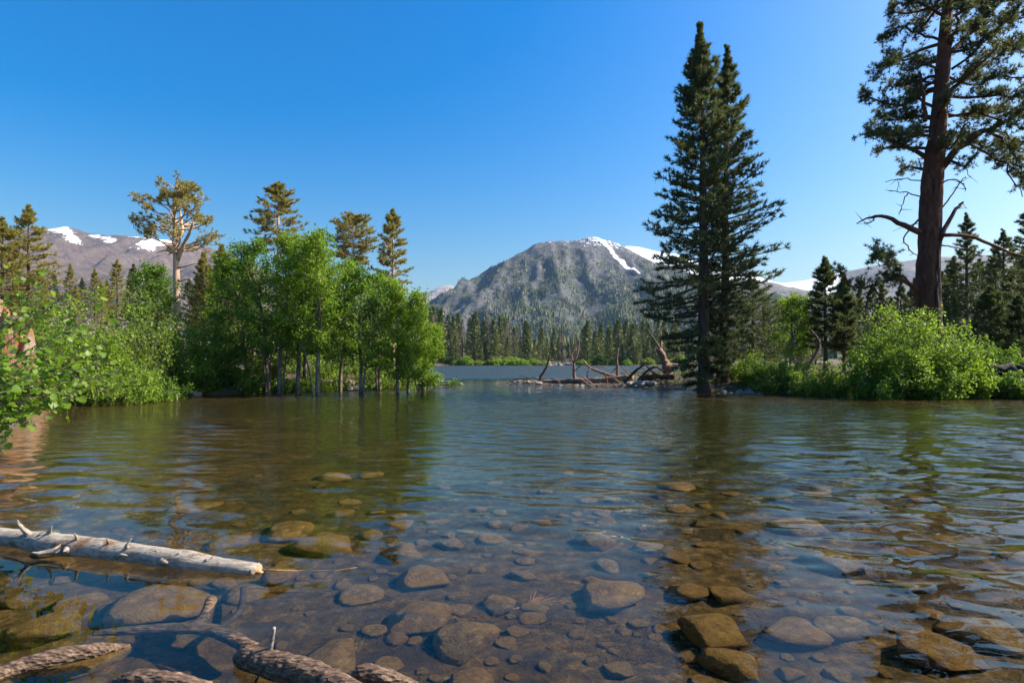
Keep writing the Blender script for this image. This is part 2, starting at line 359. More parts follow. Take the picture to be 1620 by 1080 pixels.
def rockmat(name, c1, c2, c3, green=None):
    t = MT(name); pos = t.coord('pos'); f = t.noise(pos, 0.03, 8, 0.65); f2 = t.noise(pos, 0.006, 4, 0.6)
    c = t.mix(f2, t.ramp(f, [(0.3, c1), (0.7, c2)]), t.ramp(f, [(0.3, c1), (0.7, c3)]))
    if green:
        sepp = t.n('SeparateXYZ'); t.l(pos, sepp.inputs[0])
        gm = t.ramp(t.noise(pos, 0.018, 6, 0.7), [(0.46, (0, 0, 0)), (0.56, (1, 1, 1))])
        c = t.mix(t.mix(t.maprange(sepp.outputs[2], 480, 200), (0, 0, 0), gm), c, green)
    at = t.n('Attribute', attribute_name='snow'); a = t.n('Math', operation='MULTIPLY_ADD'); a.inputs[1].default_value = 0.9
    t.l(t.noise(t.coord('pos', (1.4, 1, .5)), 0.05, 7, 0.8), a.inputs[0]); t.l(at.outputs['Fac'], a.inputs[2])
    sn = t.ramp(a.outputs[0], [(0.86, (0, 0, 0)), (0.93, (1, 1, 1))])
    t.color(t.mix(sn, c, (0.82, 0.84, 0.88))); t.bump(f, 14.0, 0.8); return t.m
M['rock_grey'] = rockmat('rock_grey', (0.034, 0.037, 0.045), (0.11, 0.116, 0.13), (0.125, 0.112, 0.10), (0.02, 0.036, 0.016))
M['rock_red'] = rockmat('rock_red', (0.055, 0.04, 0.037), (0.125, 0.086, 0.076), (0.155, 0.122, 0.108), (0.04, 0.042, 0.024))
M['rock_pale'] = rockmat('rock_pale', (0.22, 0.20, 0.185), (0.46, 0.42, 0.38), (0.40, 0.34, 0.29))
M['rock_dark'] = rockmat('rock_dark', (0.07, 0.07, 0.07), (0.17, 0.16, 0.15), (0.2, 0.17, 0.14), (0.03, 0.04, 0.025))
PK = 2600
MAIN = [([(650, 590, PK), (690, 532, PK), (720, 497, PK), (760, 464, PK), (800, 434, PK), (835, 404, PK), (862, 384, PK), (900, 379, PK), (935, 374, PK), (960, 380, PK), (990, 394, PK), (1060, 420, PK), (1140, 470, PK)], 0.62),
        ([(915, 380, PK), (885, 420, 2350), (893, 470, 2050), (905, 520, 1700), (915, 560, 1350)], 0.62),
        ([(960, 382, PK), (1020, 450, 2300), (1075, 520, 1900), (1120, 560, 1500)], 0.6)]
GUL = [(945, 376, 2590), (962, 400, 2500), (985, 435, 2380), (1010, 465, 2250), (1025, 480, 2180)]
def snow_main(X, Y, Z):
    d = np.abs(seg_d(X, Y, GUL) + 20 * fbm(X / 40, Y / 60, o=4, seed=19)); w = 22 * (0.7 + 0.5 * smooth((Y - 2250) / 300))
    s = 0.62 * np.exp(-(d / w) ** 2) + .2 * np.exp(-(d / (w * .4)) ** 2)
    top = smooth((Z - 380) / 170) * 0.36 + 0.08 * smooth((X - 200) / 200) * smooth((Z - 430) / 60)
    return np.maximum(s, top)
mountain('mountain', 'grey forested mountain with snow streaks beyond the lake', -750, 1500, 1150, 3000, 9, MAIN, M['rock_grey'], 2, 62, snow_main, 130.0)
LM = [([(-160, 390, 3000), (0, 372, 3000), (80, 364, 3000), (110, 361, 3000), (150, 371, 3000), (215, 376, 3000), (260, 378, 3000), (300, 384, 3000), (350, 398, 3000), (420, 430, 3000), (520, 490, 3000), (600, 560, 3000)], 0.5),
      ([(110, 362, 3000), (60, 430, 2500), (40, 500, 2000)], 0.55), ([(300, 384, 3000), (330, 450, 2500), (340, 520, 1900)], 0.55)]
def snow_left(X, Y, Z):
    px = CX + X / Y * F; d1 = seg_d(X, Y, [(88, 372, 2960), (96, 390, 2880), (112, 425, 2760)]); d2 = seg_d(X, Y, [(215, 377, 2985), (265, 379, 2985)]); d3 = seg_d(X, Y, [(150, 381, 2930), (185, 402, 2840)])
    d4 = seg_d(X, Y, [(262, 382, 2960), (238, 405, 2860), (225, 430, 2760)])
    wv = 34 * fbm(X / 70, Y / 70, o=4, seed=17); d1, d2, d3, d4 = [np.abs(q + wv) for q in (d1, d2, d3, d4)]
    return np.maximum.reduce([0.62 * np.exp(-(d1 / 60) ** 2), 0.66 * np.exp(-(d2 / 50) ** 2), 0.5 * np.exp(-(d3 / 55) ** 2), 0.56 * np.exp(-(d4 / 85) ** 2), 0.3 * smooth((Z - 520) / 150)])
mountain('mountain', 'reddish brown ridge with snow patches behind the pines', -3500, -500, 1400, 3400, 16, LM, M['rock_red'], 11, 75, snow_left, 170.0)
GP = [([(560, 520, 4200), (640, 480, 4200), (680, 462, 4200), (700, 452, 4200), (712, 450, 4200), (730, 456, 4200), (748, 452, 4200), (800, 470, 4200), (900, 500, 4200)], 0.75)]
mountain('mountain', 'pale bare granite peak far behind the lake', -1500, 700, 3300, 4700, 18, GP, M['rock_pale'], 21, 70, lambda X, Y, Z: 0.12 * smooth((Z - 350) / 150), 260.0)
SR = [([(960, 386, 3700), (985, 390, 3700), (1010, 391, 3700), (1045, 400, 3700), (1120, 425, 3700), (1190, 441, 3700), (1235, 448, 3700), (1270, 444, 3700), (1300, 437, 3700), (1380, 420, 3700), (1460, 408, 3700), (1540, 404, 3700), (1640, 400, 3700), (1800, 410, 3700)], 0.42)]
def snow_right(X, Y, Z):
    px = CX + X / Y * F
    return 0.75 * smooth((px - 985) / 15) * (1 - smooth((px - 1300) / 60)) * smooth((Z - 330) / 120) + 0.2 * smooth((Z - 500) / 100)
mountain('mountain', 'dark ridge with a snowfield in its saddle behind the twin conifers', 500, 5200, 1300, 4200, 22, SR, M['rock_dark'], 31, 35, snow_right, 240.0)

# ------------------------------------------------------------------ rocks
def rock_mesh(name, seed, m, sub=3, cuts=9, sq=0.62):
    bm = bmesh.new(); bmesh.ops.create_icosphere(bm, subdivisions=sub, radius=1.0)
    v = np.array([q.co[:] for q in bm.verts]); r = np.random.default_rng(seed)
    v *= (1 + 0.22 * fbm(v[:, 0] * 1.1 + seed, v[:, 1] * 1.1, v[:, 2] * 1.1, 3, seed))[:, None]
    for _ in range(cuts):
        n = r.normal(size=3); n /= np.linalg.norm(n); d = r.uniform(0.5, 0.85)
        v -= 0.92 * np.maximum(0, v @ n - d)[:, None] * n
    v *= (1 + 0.08 * fbm(v[:, 0] * 4, v[:, 1] * 4, v[:, 2] * 4, 3, seed + 7))[:, None]
    v *= np.array([1, r.uniform(0.7, 0.95), sq * r.uniform(0.8, 1.15)])
    for q, c in zip(bm.verts, v): q.co = c
    me = bpy.data.meshes.new(name); bm.to_mesh(me); bm.free(); me.shade_smooth(); me.materials.append(m); return me
STONES = [rock_mesh('stone', 100 + k, M['stone'], 3, 8 + 3 * (k % 4), .55 + .05 * (k % 4)) for k in range(12)]
BOULD = [rock_mesh('rock', 200 + k, M['granite'], 3, 14, 0.7) for k in range(6)]
def put_rock(name, me, x, y, z, sx, sy, sz, rz, label, cat, group=None):
    o = link(name, me, None, (x, y, z)); o.scale = (sx, sy, sz); o.rotation_euler = (random.uniform(-.15, .15), random.uniform(-.15, .15), rz); wet(o)
    return tag(o, label, cat, group)
random.seed(4); rng = np.random.default_rng(4)
BIG = [(735, 1012, 112, 'squarish brown stone with a pitted side under the shallow water'), (662, 976, 96, 'oval brown stone under water behind the squarish pitted stone'),
       (667, 917, 84, 'smooth rounded brown stone under water with a dark shaded side'), (637, 879, 76, 'low flat-topped brown stone under water past the smooth rounded one'),
       (962, 944, 116, 'broad domed tan boulder under the rippled shallows'), (824, 907, 42, 'small tan stone with a straight edge between sunken boulders'),
       (795, 955, 62, 'tan stone beside a clump of reddish sunken twigs'), (1130, 1006, 118, 'dark brown angular boulder under water beside mirrored conifers'),
       (262, 962, 160, 'wide flat slab of grey brown stone under water by the bark branch'), (516, 868, 100, 'pale rounded boulder under water past the pale log tip'),
       (436, 912, 66, 'rounded amber stone under water at the tip of the pale log'), (60, 1003, 120, 'large grey stone under water beside the ragged bark log'),
       (125, 955, 84, 'rounded amber brown stone under water below the pale log'), (1090, 935, 64, 'pale amber stone under water next to the broad domed boulder'),
       (1150, 940, 62, 'amber wedge of stone under water behind the angular dark boulder'), (945, 858, 66, 'reddish flat stone in rippled water among small cobbles'),
       (1258, 1000, 100, 'long grey stone under water in the blue mirrored sky'), (1335, 995, 90, 'rounded grey stone under water in the blue mirrored sky'),
       (1480, 1030, 130, 'low broad grey stone under wavy water'), (585, 845, 46, 'small dark blocky stone under water near the pale boulder'),
       (745, 1075, 70, 'half buried tan stone in the silt of the shallows'), (1160, 1055, 90, 'half buried rounded tan stone in the silty shallows')]
used = []
for k, (px, py, w, lab) in enumerate(BIG):
    x, y, z = under(px, py, 0.06); d = math.hypot(y, CH); r = 0.58 * w / F * d
    zz = H1(x, y) + r * 0.32
    zz = min(zz, -0.04 - r * 0.6)
    put_rock('stone', STONES[(k * 5) % 12], x, y, zz, r, r, r * 1.15, random.uniform(0, 6.28), lab, 'stone'); used.append((x, y, r))
n = 0
for _ in range(9000):
    if n >= 275: break
    px = rng.uniform(-40, 1660); py = rng.uniform(745, 1085)
    if rng.random() < (0.4 if abs(px - 830) > 360 else 0.0): continue
    x, y, _z = under(px, py); r = min(0.34, 0.05 * math.exp(abs(rng.normal(0, 0.95)))) * (0.65 + 0.09 * y)
    if any(math.hypot(x - a, y - b) < 0.68 * (r + c) for a, b, c in used): continue
    zz = H1(x, y) + r * 0.15; zz = min(zz, -0.05 - r * 0.65)
    put_rock('stone', STONES[int(rng.integers(12))], x, y, zz, r, r * rng.uniform(.8, 1.1), r * rng.uniform(.7, 1), rng.uniform(0, 6.28),
             'small brown cobble lying on the lake bed in the shallows', 'stone', 'cobbles on the lake bed'); used.append((x, y, r)); n += 1

def shore_point(i, u):
    a, b = WATER[i], WATER[i + 1]; return a + (b - a) * u
def shore_rocks(segs, per, lab, grp, smin, smax, inn):
    for i in segs:
        L = np.linalg.norm(WATER[i + 1] - WATER[i]); 
        for _ in range(int(per * L) + 1):
            p = shore_point(i, rng.random()) + rng.normal(0, inn, 2); r = rng.uniform(smin, smax) * (1 + (rng.random() < .15))
            put_rock('rock', BOULD[int(rng.integers(6))], p[0], p[1], H1(p[0], p[1]) + r * 0.2, r, r, r * 0.8, rng.uniform(0, 6.28), lab, 'rock', grp)
shore_rocks(range(5, 7), 2.6, 'dark rock on the shore below the charred log', 'rocks below the charred log', 0.12, 0.4, 0.5)
shore_rocks(range(7, 12), 3.2, 'small grey rock at the water edge by the shrubs and twin conifers', 'rocks on the shrubby bank', 0.1, 0.3, 0.35)
shore_rocks(range(12, 18), 2.2, 'small brown rock on the driftwood bar', 'rocks on the driftwood bar', 0.07, 0.2, 0.4)
shore_rocks(range(34, 40), 1.2, 'grey rock at the water edge under the leafy bank', 'rocks under the aspen bank', 0.1, 0.32, 0.5)
for px, Y, r in ((1186, 28.9, .42), (1172, 29.2, .3), (1200, 28.7, .25)):
    x = (px - CX) / F * Y; put_rock('rock', BOULD[2], x, Y, H1(x, Y) + r * .3, r, r * .8, r * .9, px, 'pale pointed rock at the foot of the twin conifers', 'rock', 'pale rocks by the twin conifers')
for k in range(40):
    px = rng.uniform(40, 250); Y = rng.uniform(38, 58); x = (px - CX) / F * Y; r = rng.uniform(.2, .7)
    put_rock('rock', BOULD[k % 6], x, Y, H1(x, Y) + r * .15, r, r, r * .8, k, 'granite boulder on the wooded slope behind the leafy shrubs', 'rock', 'boulders on the slope')
for k in range(26):
    X = rng.uniform(14, 44); Y = rng.uniform(291, 312); r = rng.uniform(.8, 2.4)
    put_rock('rock', BOULD[k % 6], X, Y, H1(X, Y) + r * .3, r, r, r * .9, k, 'pale granite outcrop boulder on the far lake shore', 'rock', 'granite outcrop across the lake')
for k, (px, Y, r) in enumerate(((570, 33, .5), (590, 34, .35), (552, 32.5, .3), (603, 36, .3))):
    x = (px - CX) / F * Y; put_rock('rock', BOULD[k], x, Y, 0.08, r, r, r * .8, k, 'dark wet rock in the water among aspen trunks', 'rock', 'rocks among the flooded trunks')

# ------------------------------------------------------------------ trees
def conifer(rng, Ht, r0, cb, lmax, prof, nb=120, nt=11, mt=4, nn=6, tuft=0.2, nw=0.035, e_low=-0.25, e_high=0.6, lop=None, lean=(0, 0), clump=1.0, dead=0.0, trunk_k=9):
    """returns trunk, limbs and crown builders of a conifer standing at the origin"""
    tr, li, cr = MB(), MB(), MB()
    zz = np.linspace(-0.4, Ht, 22); wob = np.stack([fbm(zz * .2, 0 * zz + 3, seed=int(rng.integers(99)), o=2), fbm(zz * .2, 0 * zz + 9, seed=int(rng.integers(99)), o=2)], -1) * 0.012 * Ht * 0.6
    ax = np.stack([wob[:, 0] - wob[1, 0] + lean[0] * zz / Ht, wob[:, 1] - wob[1, 1] + lean[1] * zz / Ht, zz], -1)
    rt = r0 * (1 - np.clip(zz, 0, None) / Ht) ** 0.85 + 0.012; rt[:2] *= 1.25
    tr.tube(ax, rt, trunk_k, 0.10, 3, 2.0)
    u = (np.arange(nb) + rng.random(nb)) / nb; u = u ** 0.9
    z0 = Ht * (cb + (1 - cb) * u)
    az = np.arange(nb) * 2.4 + rng.normal(0, .4, nb)
    L = lmax * np.array([prof(q) for q in u]) * rng.uniform(0.62, 1.12, nb)
    if lop is not None: L = L * lop(az, u)
    L = np.maximum(L, 0.10)
    e = e_low + (e_high - e_low) * u ** 1.3 + rng.normal(0, 0.13, nb)
    base = np.stack([np.interp(z0, zz, ax[:, 0]), np.interp(z0, zz, ax[:, 1]), z0], -1)
    rad_ = np.stack([np.cos(az), np.sin(az), 0 * az], -1)
    tang = np.stack([-np.sin(az), np.cos(az), 0 * az], -1)
    bend = rng.uniform(0.05, 0.32, nb); sw = rng.normal(0, .12, nb)
    def bp(s):   # (nb, ns, 3)
        s = s[None, :] if s.ndim == 1 else s
        rr_ = L[:, None] * s * np.cos(e)[:, None]; hz = L[:, None] * (np.sin(e)[:, None] * s + bend[:, None] * (s * s - s * 0.55))
        return base[:, None] + rad_[:, None] * rr_[..., None] + tang[:, None] * (sw[:, None] * L[:, None] * s * s)[..., None] + np.array([0, 0, 1.0]) * hz[..., None]
    sg = np.linspace(0, 1, 6); bpts = bp(sg); br = np.clip(0.016 * L + 0.006, 0.008, r0 * .3)
    for k in range(5): li.prisms(bpts[:, k], bpts[:, k + 1], br * (1 - sg[k] * .85), br * (1 - sg[k + 1] * .85), 4)
    live = rng.random(nb) >= dead * (1 - u) * 1.6
    s = np.clip((np.arange(nt)[None] + rng.random((nb, nt))) / nt, 0, 1); s = 0.18 + 0.82 * s
    tb = bp(s); tdir = bp(np.minimum(s + .02, 1.02)) - tb; tdir /= np.linalg.norm(tdir, axis=2)[..., None] + 1e-9
    side = np.where(np.arange(nt) % 2 == 0, 1, -1)[None] * rng.uniform(0.4, 1.1, (nb, nt))
    hs = np.cross(tdir, np.array([0, 0, 1.0])); d = tdir * rng.uniform(0.5, 1.0, (nb, nt))[..., None] + hs * side[..., None] + rng.normal(0, .22, (nb, nt, 3)) + np.array([0, 0, .12])
    d /= np.linalg.norm(d, axis=2)[..., None]
    tl = (0.30 * L[:, None] * (1.05 - s * 0.75) + np.minimum(0.12, .3 * L)[:, None]) * rng.uniform(.6, 1.2, (nb, nt)); tl = np.minimum(tl, 1.1)
    tip = tb + d * tl[..., None]
    li.prisms(tb, tip, 0.009, 0.004, 3)
    lv = np.broadcast_to(live[:, None], s.shape) & (rng.random(s.shape) < clump)
    ts = np.broadcast_to(np.clip(.45 + (1 - u) * 5, 0, 1)[:, None], s.shape)[lv]; tb, d, tl = tb[lv], d[lv], tl[lv]
    v = 0.25 + 0.75 * (np.arange(mt)[None] + rng.random((len(tb), mt))) / mt
    c = tb[:, None] + d[:, None] * (tl[:, None] * v)[..., None]
    C = np.broadcast_to(c[:, :, None], (*c.shape[:2], nn, 3)); D = d[:, None, None] * 0.75 + rng.normal(0, .55, C.shape) + np.array([0, 0, .25])
    n_ = C[..., 0].size; cr.needles(C + rng.normal(0, .02, C.shape), D, tuft * rng.uniform(.7, 1.3, n_) * np.repeat(ts, mt * nn), nw, rng)
    return tr, li, cr
def cone_prof(peak=0.18, low=0.55, p=0.9):
    return lambda u: (low + (1 - low) * u / peak) if u < peak else ((1 - u) / (1 - peak)) ** p * min(1.0, .15 + (1 - u) * 6)
def place_tree(name, builders, mats, label, cat, loc, group=None, names=('trunk', 'limbs', 'crown'), rz=0.0, sc_=1.0):
    t = thing(name, label, cat, loc, group); t.rotation_euler = (0, 0, rz); t.scale = (sc_,) * 3
    for b, m, nm in zip(builders, mats, names):
        if b.n: wet(b.obj(nm, m, t, nm != 'crown'))
    return t
def copy_tree(t, loc, rz, s, label=None, group=None):
    c = t.copy(); col.objects.link(c); c.location = loc; c.rotation_euler = (0, 0, rz); c.scale = s if isinstance(s, tuple) else (s, s, s)
    if label: c['label'] = label
    if group: c['group'] = group
    for ch in t.children:
        q = ch.copy(); col.objects.link(q); q.parent = c
    return c
def gpt(px, Y): x = (px - CX) / F * Y; return (x, Y, H1(x, Y) - 0.05)
def topz(py, Y): return CH + (HY - py) / F * Y
NG = (M['bark_dark'], M['bark_dark'], M['needle_dark'])

# the twin conifers
R = np.random.default_rng
p = gpt(1116, 30.6); Ht = topz(38, 30.6) - p[2]
tree = conifer(R(1), Ht, 0.34, 0.03, 3.8, cone_prof(0.24, 0.35, .86), nb=240, nt=15, mt=5, nn=6, clump=.82, tuft=0.25, nw=0.044, e_low=-0.28, e_high=0.75,
               lop=lambda a, u: 1 - 0.35 * np.maximum(0, np.cos(a)) * (u < .8), lean=(-0.3, 0))
place_tree('conifer_tree', tree, NG, 'taller and denser of the two dark conifers standing together at the water', 'tree', p)
p = gpt(1143, 31.6); Ht = topz(73, 31.6) - p[2]
tree = conifer(R(2), Ht, 0.28, 0.07, 2.9, cone_prof(0.34, 0.6, 0.84), nb=180, nt=14, mt=5, nn=6, tuft=0.24, nw=0.042, e_low=-0.02, e_high=0.7,
               lop=lambda a, u: (1 - 0.25 * np.maximum(0, -np.cos(a))) * (1 + .15 * np.maximum(0, np.cos(a))), lean=(0.25, 0), clump=.78)
place_tree('conifer_tree', tree, NG, 'shorter conifer of the close pair, its long branches open to the shrubs', 'tree', p)
p = gpt(1192, 34.5); Ht = topz(442, 34.5) - p[2]
tree = conifer(R(3), Ht, 0.14, 0.12, 2.3, cone_prof(0.5, .6, 0.6), nb=60, nt=9, mt=4, nn=6, e_low=0, e_high=.4)
place_tree('conifer_tree', tree, NG, 'low spreading conifer tucked behind the pair of tall conifers', 'tree', p)

# three open-crowned conifers above the aspens
NO = (M['bark_pale'], M['bark_pale'], M['needle_olive'])
for k, (px, Y, top, wpx, cbp, lab, pr) in enumerate(((440, 44, 288, 46, 400, 'tallest olive green pine rising behind the aspens with a ragged pointed crown', cone_prof(.25, .7, .75)),
        (558, 48, 341, 38, 415, 'olive green pine with a blunt round top behind the aspens', cone_prof(.5, .8, .45)),
        (621, 47, 332, 30, 480, 'slender columnar olive green pine at the lake end of the aspens', cone_prof(.35, .85, .6)))):
    p = gpt(px, Y); Ht = topz(top, Y) - p[2]; cb = (topz(cbp, Y) - p[2]) / Ht
    tree = conifer(R(20 + k), Ht, 0.24, cb, wpx / F * Y * 1.12, pr, nb=72, nt=10, mt=4, nn=7, tuft=0.24, nw=0.05, e_low=-.15, e_high=.55, clump=.9)
    place_tree('pine_tree', tree, NO, lab, 'tree', p)

# pines that carry their needles in tufts at the ends of crooked limbs
def tufted(li, cr, rng, pts, n_tw=10, spread=0.7, nt=5, nn=14, tuft=0.2, nw=0.03, s0=0.3):
    """twigs with needle brushes along the outer part of a limb"""
    pts = np.asarray(pts); m = len(pts)
    for _ in range(n_tw):
        s = s0 + (1 - s0) * rng.random(); i = min(m - 2, int(s * (m - 1))); b = pts[i] + (pts[i + 1] - pts[i]) * rng.random()
        t = pts[i + 1] - pts[i]; t = t / (np.linalg.norm(t) + 1e-9)
        d = t * 0.7 + rng.normal(0, .55, 3) + np.array([0, 0, .35]); d /= np.linalg.norm(d); L = spread * rng.uniform(.5, 1.2)
        q = np.array([b, b + d * L * .5 + rng.normal(0, .05, 3), b + d * L + np.array([0, 0, .12 * L])])
        li.prisms(q[:-1], q[1:], [.016, .011], [.011, .006], 4)
        c = b + d * L * (0.35 + .75 * rng.random((nt, 1))) + rng.normal(0, .16 * spread, (nt, 3))
        li.prisms(np.repeat(q[1:2], nt, 0), c, .006, .004, 3)
        dd = c - q[1]; dd /= np.linalg.norm(dd, axis=1)[:, None] + 1e-9
        C = np.repeat(c, nn, 0); D = np.repeat(dd, nn, 0) * .35 + rng.normal(0, .6, (nt * nn, 3)) + np.array([0, 0, .2])
        cr.needles(C, D, tuft * rng.uniform(.7, 1.25, len(C)), nw, rng)
# the huge old pine
rng = R(77); YP = 30.0
base = np.array(gpt(1468, YP)); tr, li, cr, dd = MB(), MB(), MB(), MB()
def loc(px, py, dy=0.0): return P(px, py, YP + dy) - base
TP = [(1468, 575, 27), (1468, 540, 25), (1468, 500, 23), (1468, 440, 21), (1470, 400, 20), (1472, 340, 19.5), (1474, 300, 19), (1478, 250, 18), (1483, 210, 15), (1488, 150, 13), (1493, 90, 12), (1496, 40, 10.5), (1500, 0, 9), (1504, -60, 7), (1508, -130, 4), (1510, -190, 1)]
ax = polyline([loc(a, b) for a, b, _ in TP], 60); rw = np.interp(np.linspace(0, len(TP) - 1, 60), range(len(TP)), [c * .78 / F * YP for *_, c in TP])
th = np.arange(28) * 2 * math.pi / 28
tr.tube(ax, rw, 28, 0.16, 5, 2.2)
LIVE = [([(1484, 272), (1500, 254), (1522, 230), (1560, 206), (1592, 190), (1630, 165), (1680, 140)], 10, 3, -.5), ([(1466, 250), (1447, 238), (1425, 231), (1406, 222), (1393, 211), (1380, 207), (1362, 214)], 6, 1.5, .6),
    ([(1467, 208), (1440, 210), (1412, 214), (1392, 204)], 4, 1.5, -1), ([(1500, 85), (1525, 62), (1552, 32), (1572, 5), (1590, -25)], 6, 2, .8), ([(1500, 82), (1513, 45), (1520, 15), (1530, -20)], 4, 2, -1.2),
    ([(1505, 142), (1545, 114), (1590, 82), (1640, 55)], 4.5, 1.5, 1.2), ([(1500, 152), (1545, 156), (1590, 150), (1650, 156)], 4, 1.5, -1.5), ([(1485, 172), (1450, 160), (1420, 166), (1388, 158), (1368, 152)], 4, 1.2, .4),
    ([(1490, 112), (1455, 98), (1420, 96), (1392, 112)], 3.5, 1.2, -.8), ([(1494, 66), (1455, 52), (1420, 44), (1400, 60)], 3.5, 1.2, .7), ([(1497, 28), (1460, 8), (1430, 6), (1412, 14)], 4, 1.2, -.3),
    ([(1457, 465), (1440, 450), (1415, 443), (1392, 448), (1368, 456), (1345, 452), (1328, 430)], 6, 2, -.6), ([(1440, 450), (1420, 425), (1400, 410), (1385, 400)], 3, 1, -.8), ([(1480, 215), (1520, 212), (1560, 232), (1590, 225), (1615, 240)], 4, 1.3, .5),
    ([(1478, 132), (1445, 128), (1412, 140)], 3, 1, 1.0), ([(1482, 190), (1445, 186), (1410, 190), (1385, 182)], 3, 1, .9), ([(1505, -20), (1550, -50), (1600, -60)], 4, 1.5, .6), ([(1500, 30), (1550, 5), (1600, 0), (1650, -20)], 4, 1.5, 1.0),
    ([(1505, 110), (1540, 85), (1575, 50), (1610, 20)], 3.5, 1.2, -.9), ([(1495, 120), (1540, 135), (1585, 120), (1640, 130)], 3.5, 1.2, -.5), ([(1552, 32), (1600, 30), (1650, 20)], 3, 1.2, .9), ([(1530, 225), (1570, 250), (1605, 268), (1640, 300)], 3.2, 1.2, .4), ([(1498, 50), (1540, 46), (1580, 62), (1630, 90)], 3.5, 1.2, -.2), ([(1500, 185), (1550, 178), (1600, 196), (1650, 210)], 3.2, 1.2, -.9),
    ([(1560, 206), (1590, 225), (1610, 260), (1620, 290)], 4, 1.2, -.6), ([(1495, 180), (1540, 185), (1590, 170), (1640, 190)], 3.5, 1.2, 1.4)]
DEAD = [([(1490, 372), (1528, 372), (1560, 384), (1590, 397), (1630, 409), (1680, 420)], 5, 2, -.7), ([(1486, 380), (1500, 352), (1514, 328), (1524, 319)], 6.5, 2.5, -.5), ([(1456, 368), (1428, 356), (1408, 344), (1388, 342), (1374, 345), (1355, 353)], 7.5, 1.2, -.4),
    ([(1388, 342), (1378, 350), (1370, 355)], 2, .8, -.4), ([(1464, 192), (1462, 168), (1458, 140), (1454, 114)], 5, 3, -.7), ([(1460, 286), (1428, 284), (1400, 287)], 1.6, .7, -.3), ([(1460, 312), (1432, 305), (1404, 302)], 1.8, .7, -.2), ([(1436, 306), (1428, 325), (1422, 340)], 1.5, .6, -.2),
    ([(1486, 292), (1508, 282), (1524, 294), (1528, 302)], 2, .8, -.6), ([(1488, 332), (1506, 308), (1520, 287), (1530, 280)], 2, .8, .5), ([(1486, 260), (1520, 262), (1535, 280)], 1.8, .7, .4), ([(1378, 456), (1370, 480), (1368, 505)], 2.6, 1, -.7), ([(1382, 455), (1398, 476), (1418, 490)], 2.6, .9, -.4),
    ([(1455, 345), (1430, 375), (1440, 395), (1455, 405)], 2.2, .9, .6), ([(1558, 206), (1592, 212), (1600, 236), (1592, 268), (1605, 290), (1618, 310)], 3, 1, .2), ([(1463, 340), (1450, 352), (1428, 360)], 2, .8, .4), ([(1490, 388), (1520, 393), (1555, 400)], 2, .8, .5)]
for pts, w0, w1, dy in LIVE:
    q = polyline([loc(a, b, dy * i / (len(pts) - 1) * 2.2) for i, (a, b) in enumerate(pts)], 14); q[3:] += rng.normal(0, .05, (11, 3))
    li.tube(q, np.linspace(w0, w1, 14) / F * YP * .62, 7, .1, 4, 4)
    tufted(li, cr, rng, q, int(12 + np.linalg.norm(q[-1] - q[0]) * 5), 0.58, 6, 16, .21, .036, .2)
for k in range(34):
    z = rng.uniform(10.5, 24); i = int(np.argmin(abs(ax[:, 2] - z))); a = rng.choice([-1, 1]) * rng.uniform(.6, 2.5) - math.pi / 2 * 0
    L = rng.uniform(1.5, 3.4) * (1 - max(0, z - 19) / 9); dv = np.array([math.cos(a) * .75, math.sin(a), rng.uniform(-.1, .45)])
    q = polyline([ax[i], ax[i] + dv * L * .35 + rng.normal(0, .1, 3), ax[i] + dv * L * .7 + rng.normal(0, .2, 3), ax[i] + dv * L + np.array([0, 0, .2])], 10)
    li.tube(q, np.linspace(.10, .03, 10), 6, .1, 4, 4); tufted(li, cr, rng, q, int(7 + L * 4), .55, 5, 14, .18, .032)
t = thing('pine_tree', 'huge old pine with thick reddish trunk, charred base and crooked limbs', 'tree', base)
tr.obj('trunk', M['bark_red'], t); li.obj('limbs', M['bark_red'], t); cr.obj('crown', M['needle_dark'], t, False)
for pts, w0, w1, dy in DEAD:
    b = MB(); q = polyline([loc(a, bb, dy + .12 * i) for i, (a, bb) in enumerate(pts)], 12); q[2:] += rng.normal(0, .03, (10, 3)); b.tube(q, np.linspace(w0, w1, 12) / F * YP * .62, 7, .12, 4, 4)
    for _ in range(3):
        i = int(rng.integers(5, 11)); b.prisms(q[i], q[i] + rng.normal(0, .3, 3), .02, .006, 4)
    b.obj('dead_branch', M['bark_red'], t)
# burnt scar: charred plates over the lower front of the trunk
b = MB(); zz = np.linspace(0.6, 7.6, 26); na = 12
i = np.array([np.argmin(abs(ax[:, 2] - z)) for z in zz]); an = np.linspace(-1.9, -0.7, na)
wid = np.clip(1.15 - (zz - .6) / 7.6, .2, 1)
A_ = -1.2 + (an[None] + 1.25) * wid[:, None]; rj = np.interp(zz, ax[:, 2], rw)[:, None] * 1.05 * (1 + .09 * fbm(A_ * 6, zz[:, None] * 3 + 0 * A_, seed=4))
cx_ = np.interp(zz, ax[:, 2], ax[:, 0])[:, None]; cy_ = np.interp(zz, ax[:, 2], ax[:, 1])[:, None]
v = np.stack([cx_ + rj * np.cos(A_), cy_ + rj * np.sin(A_), zz[:, None] + 0 * A_], -1); k = np.arange(26 * na).reshape(26, na)
b.add(v, np.stack([k[:-1, :-1], k[:-1, 1:], k[1:, 1:], k[1:, :-1]], -1).reshape(-1, 4)); b.obj('burnt_scar', M['charred'], t)

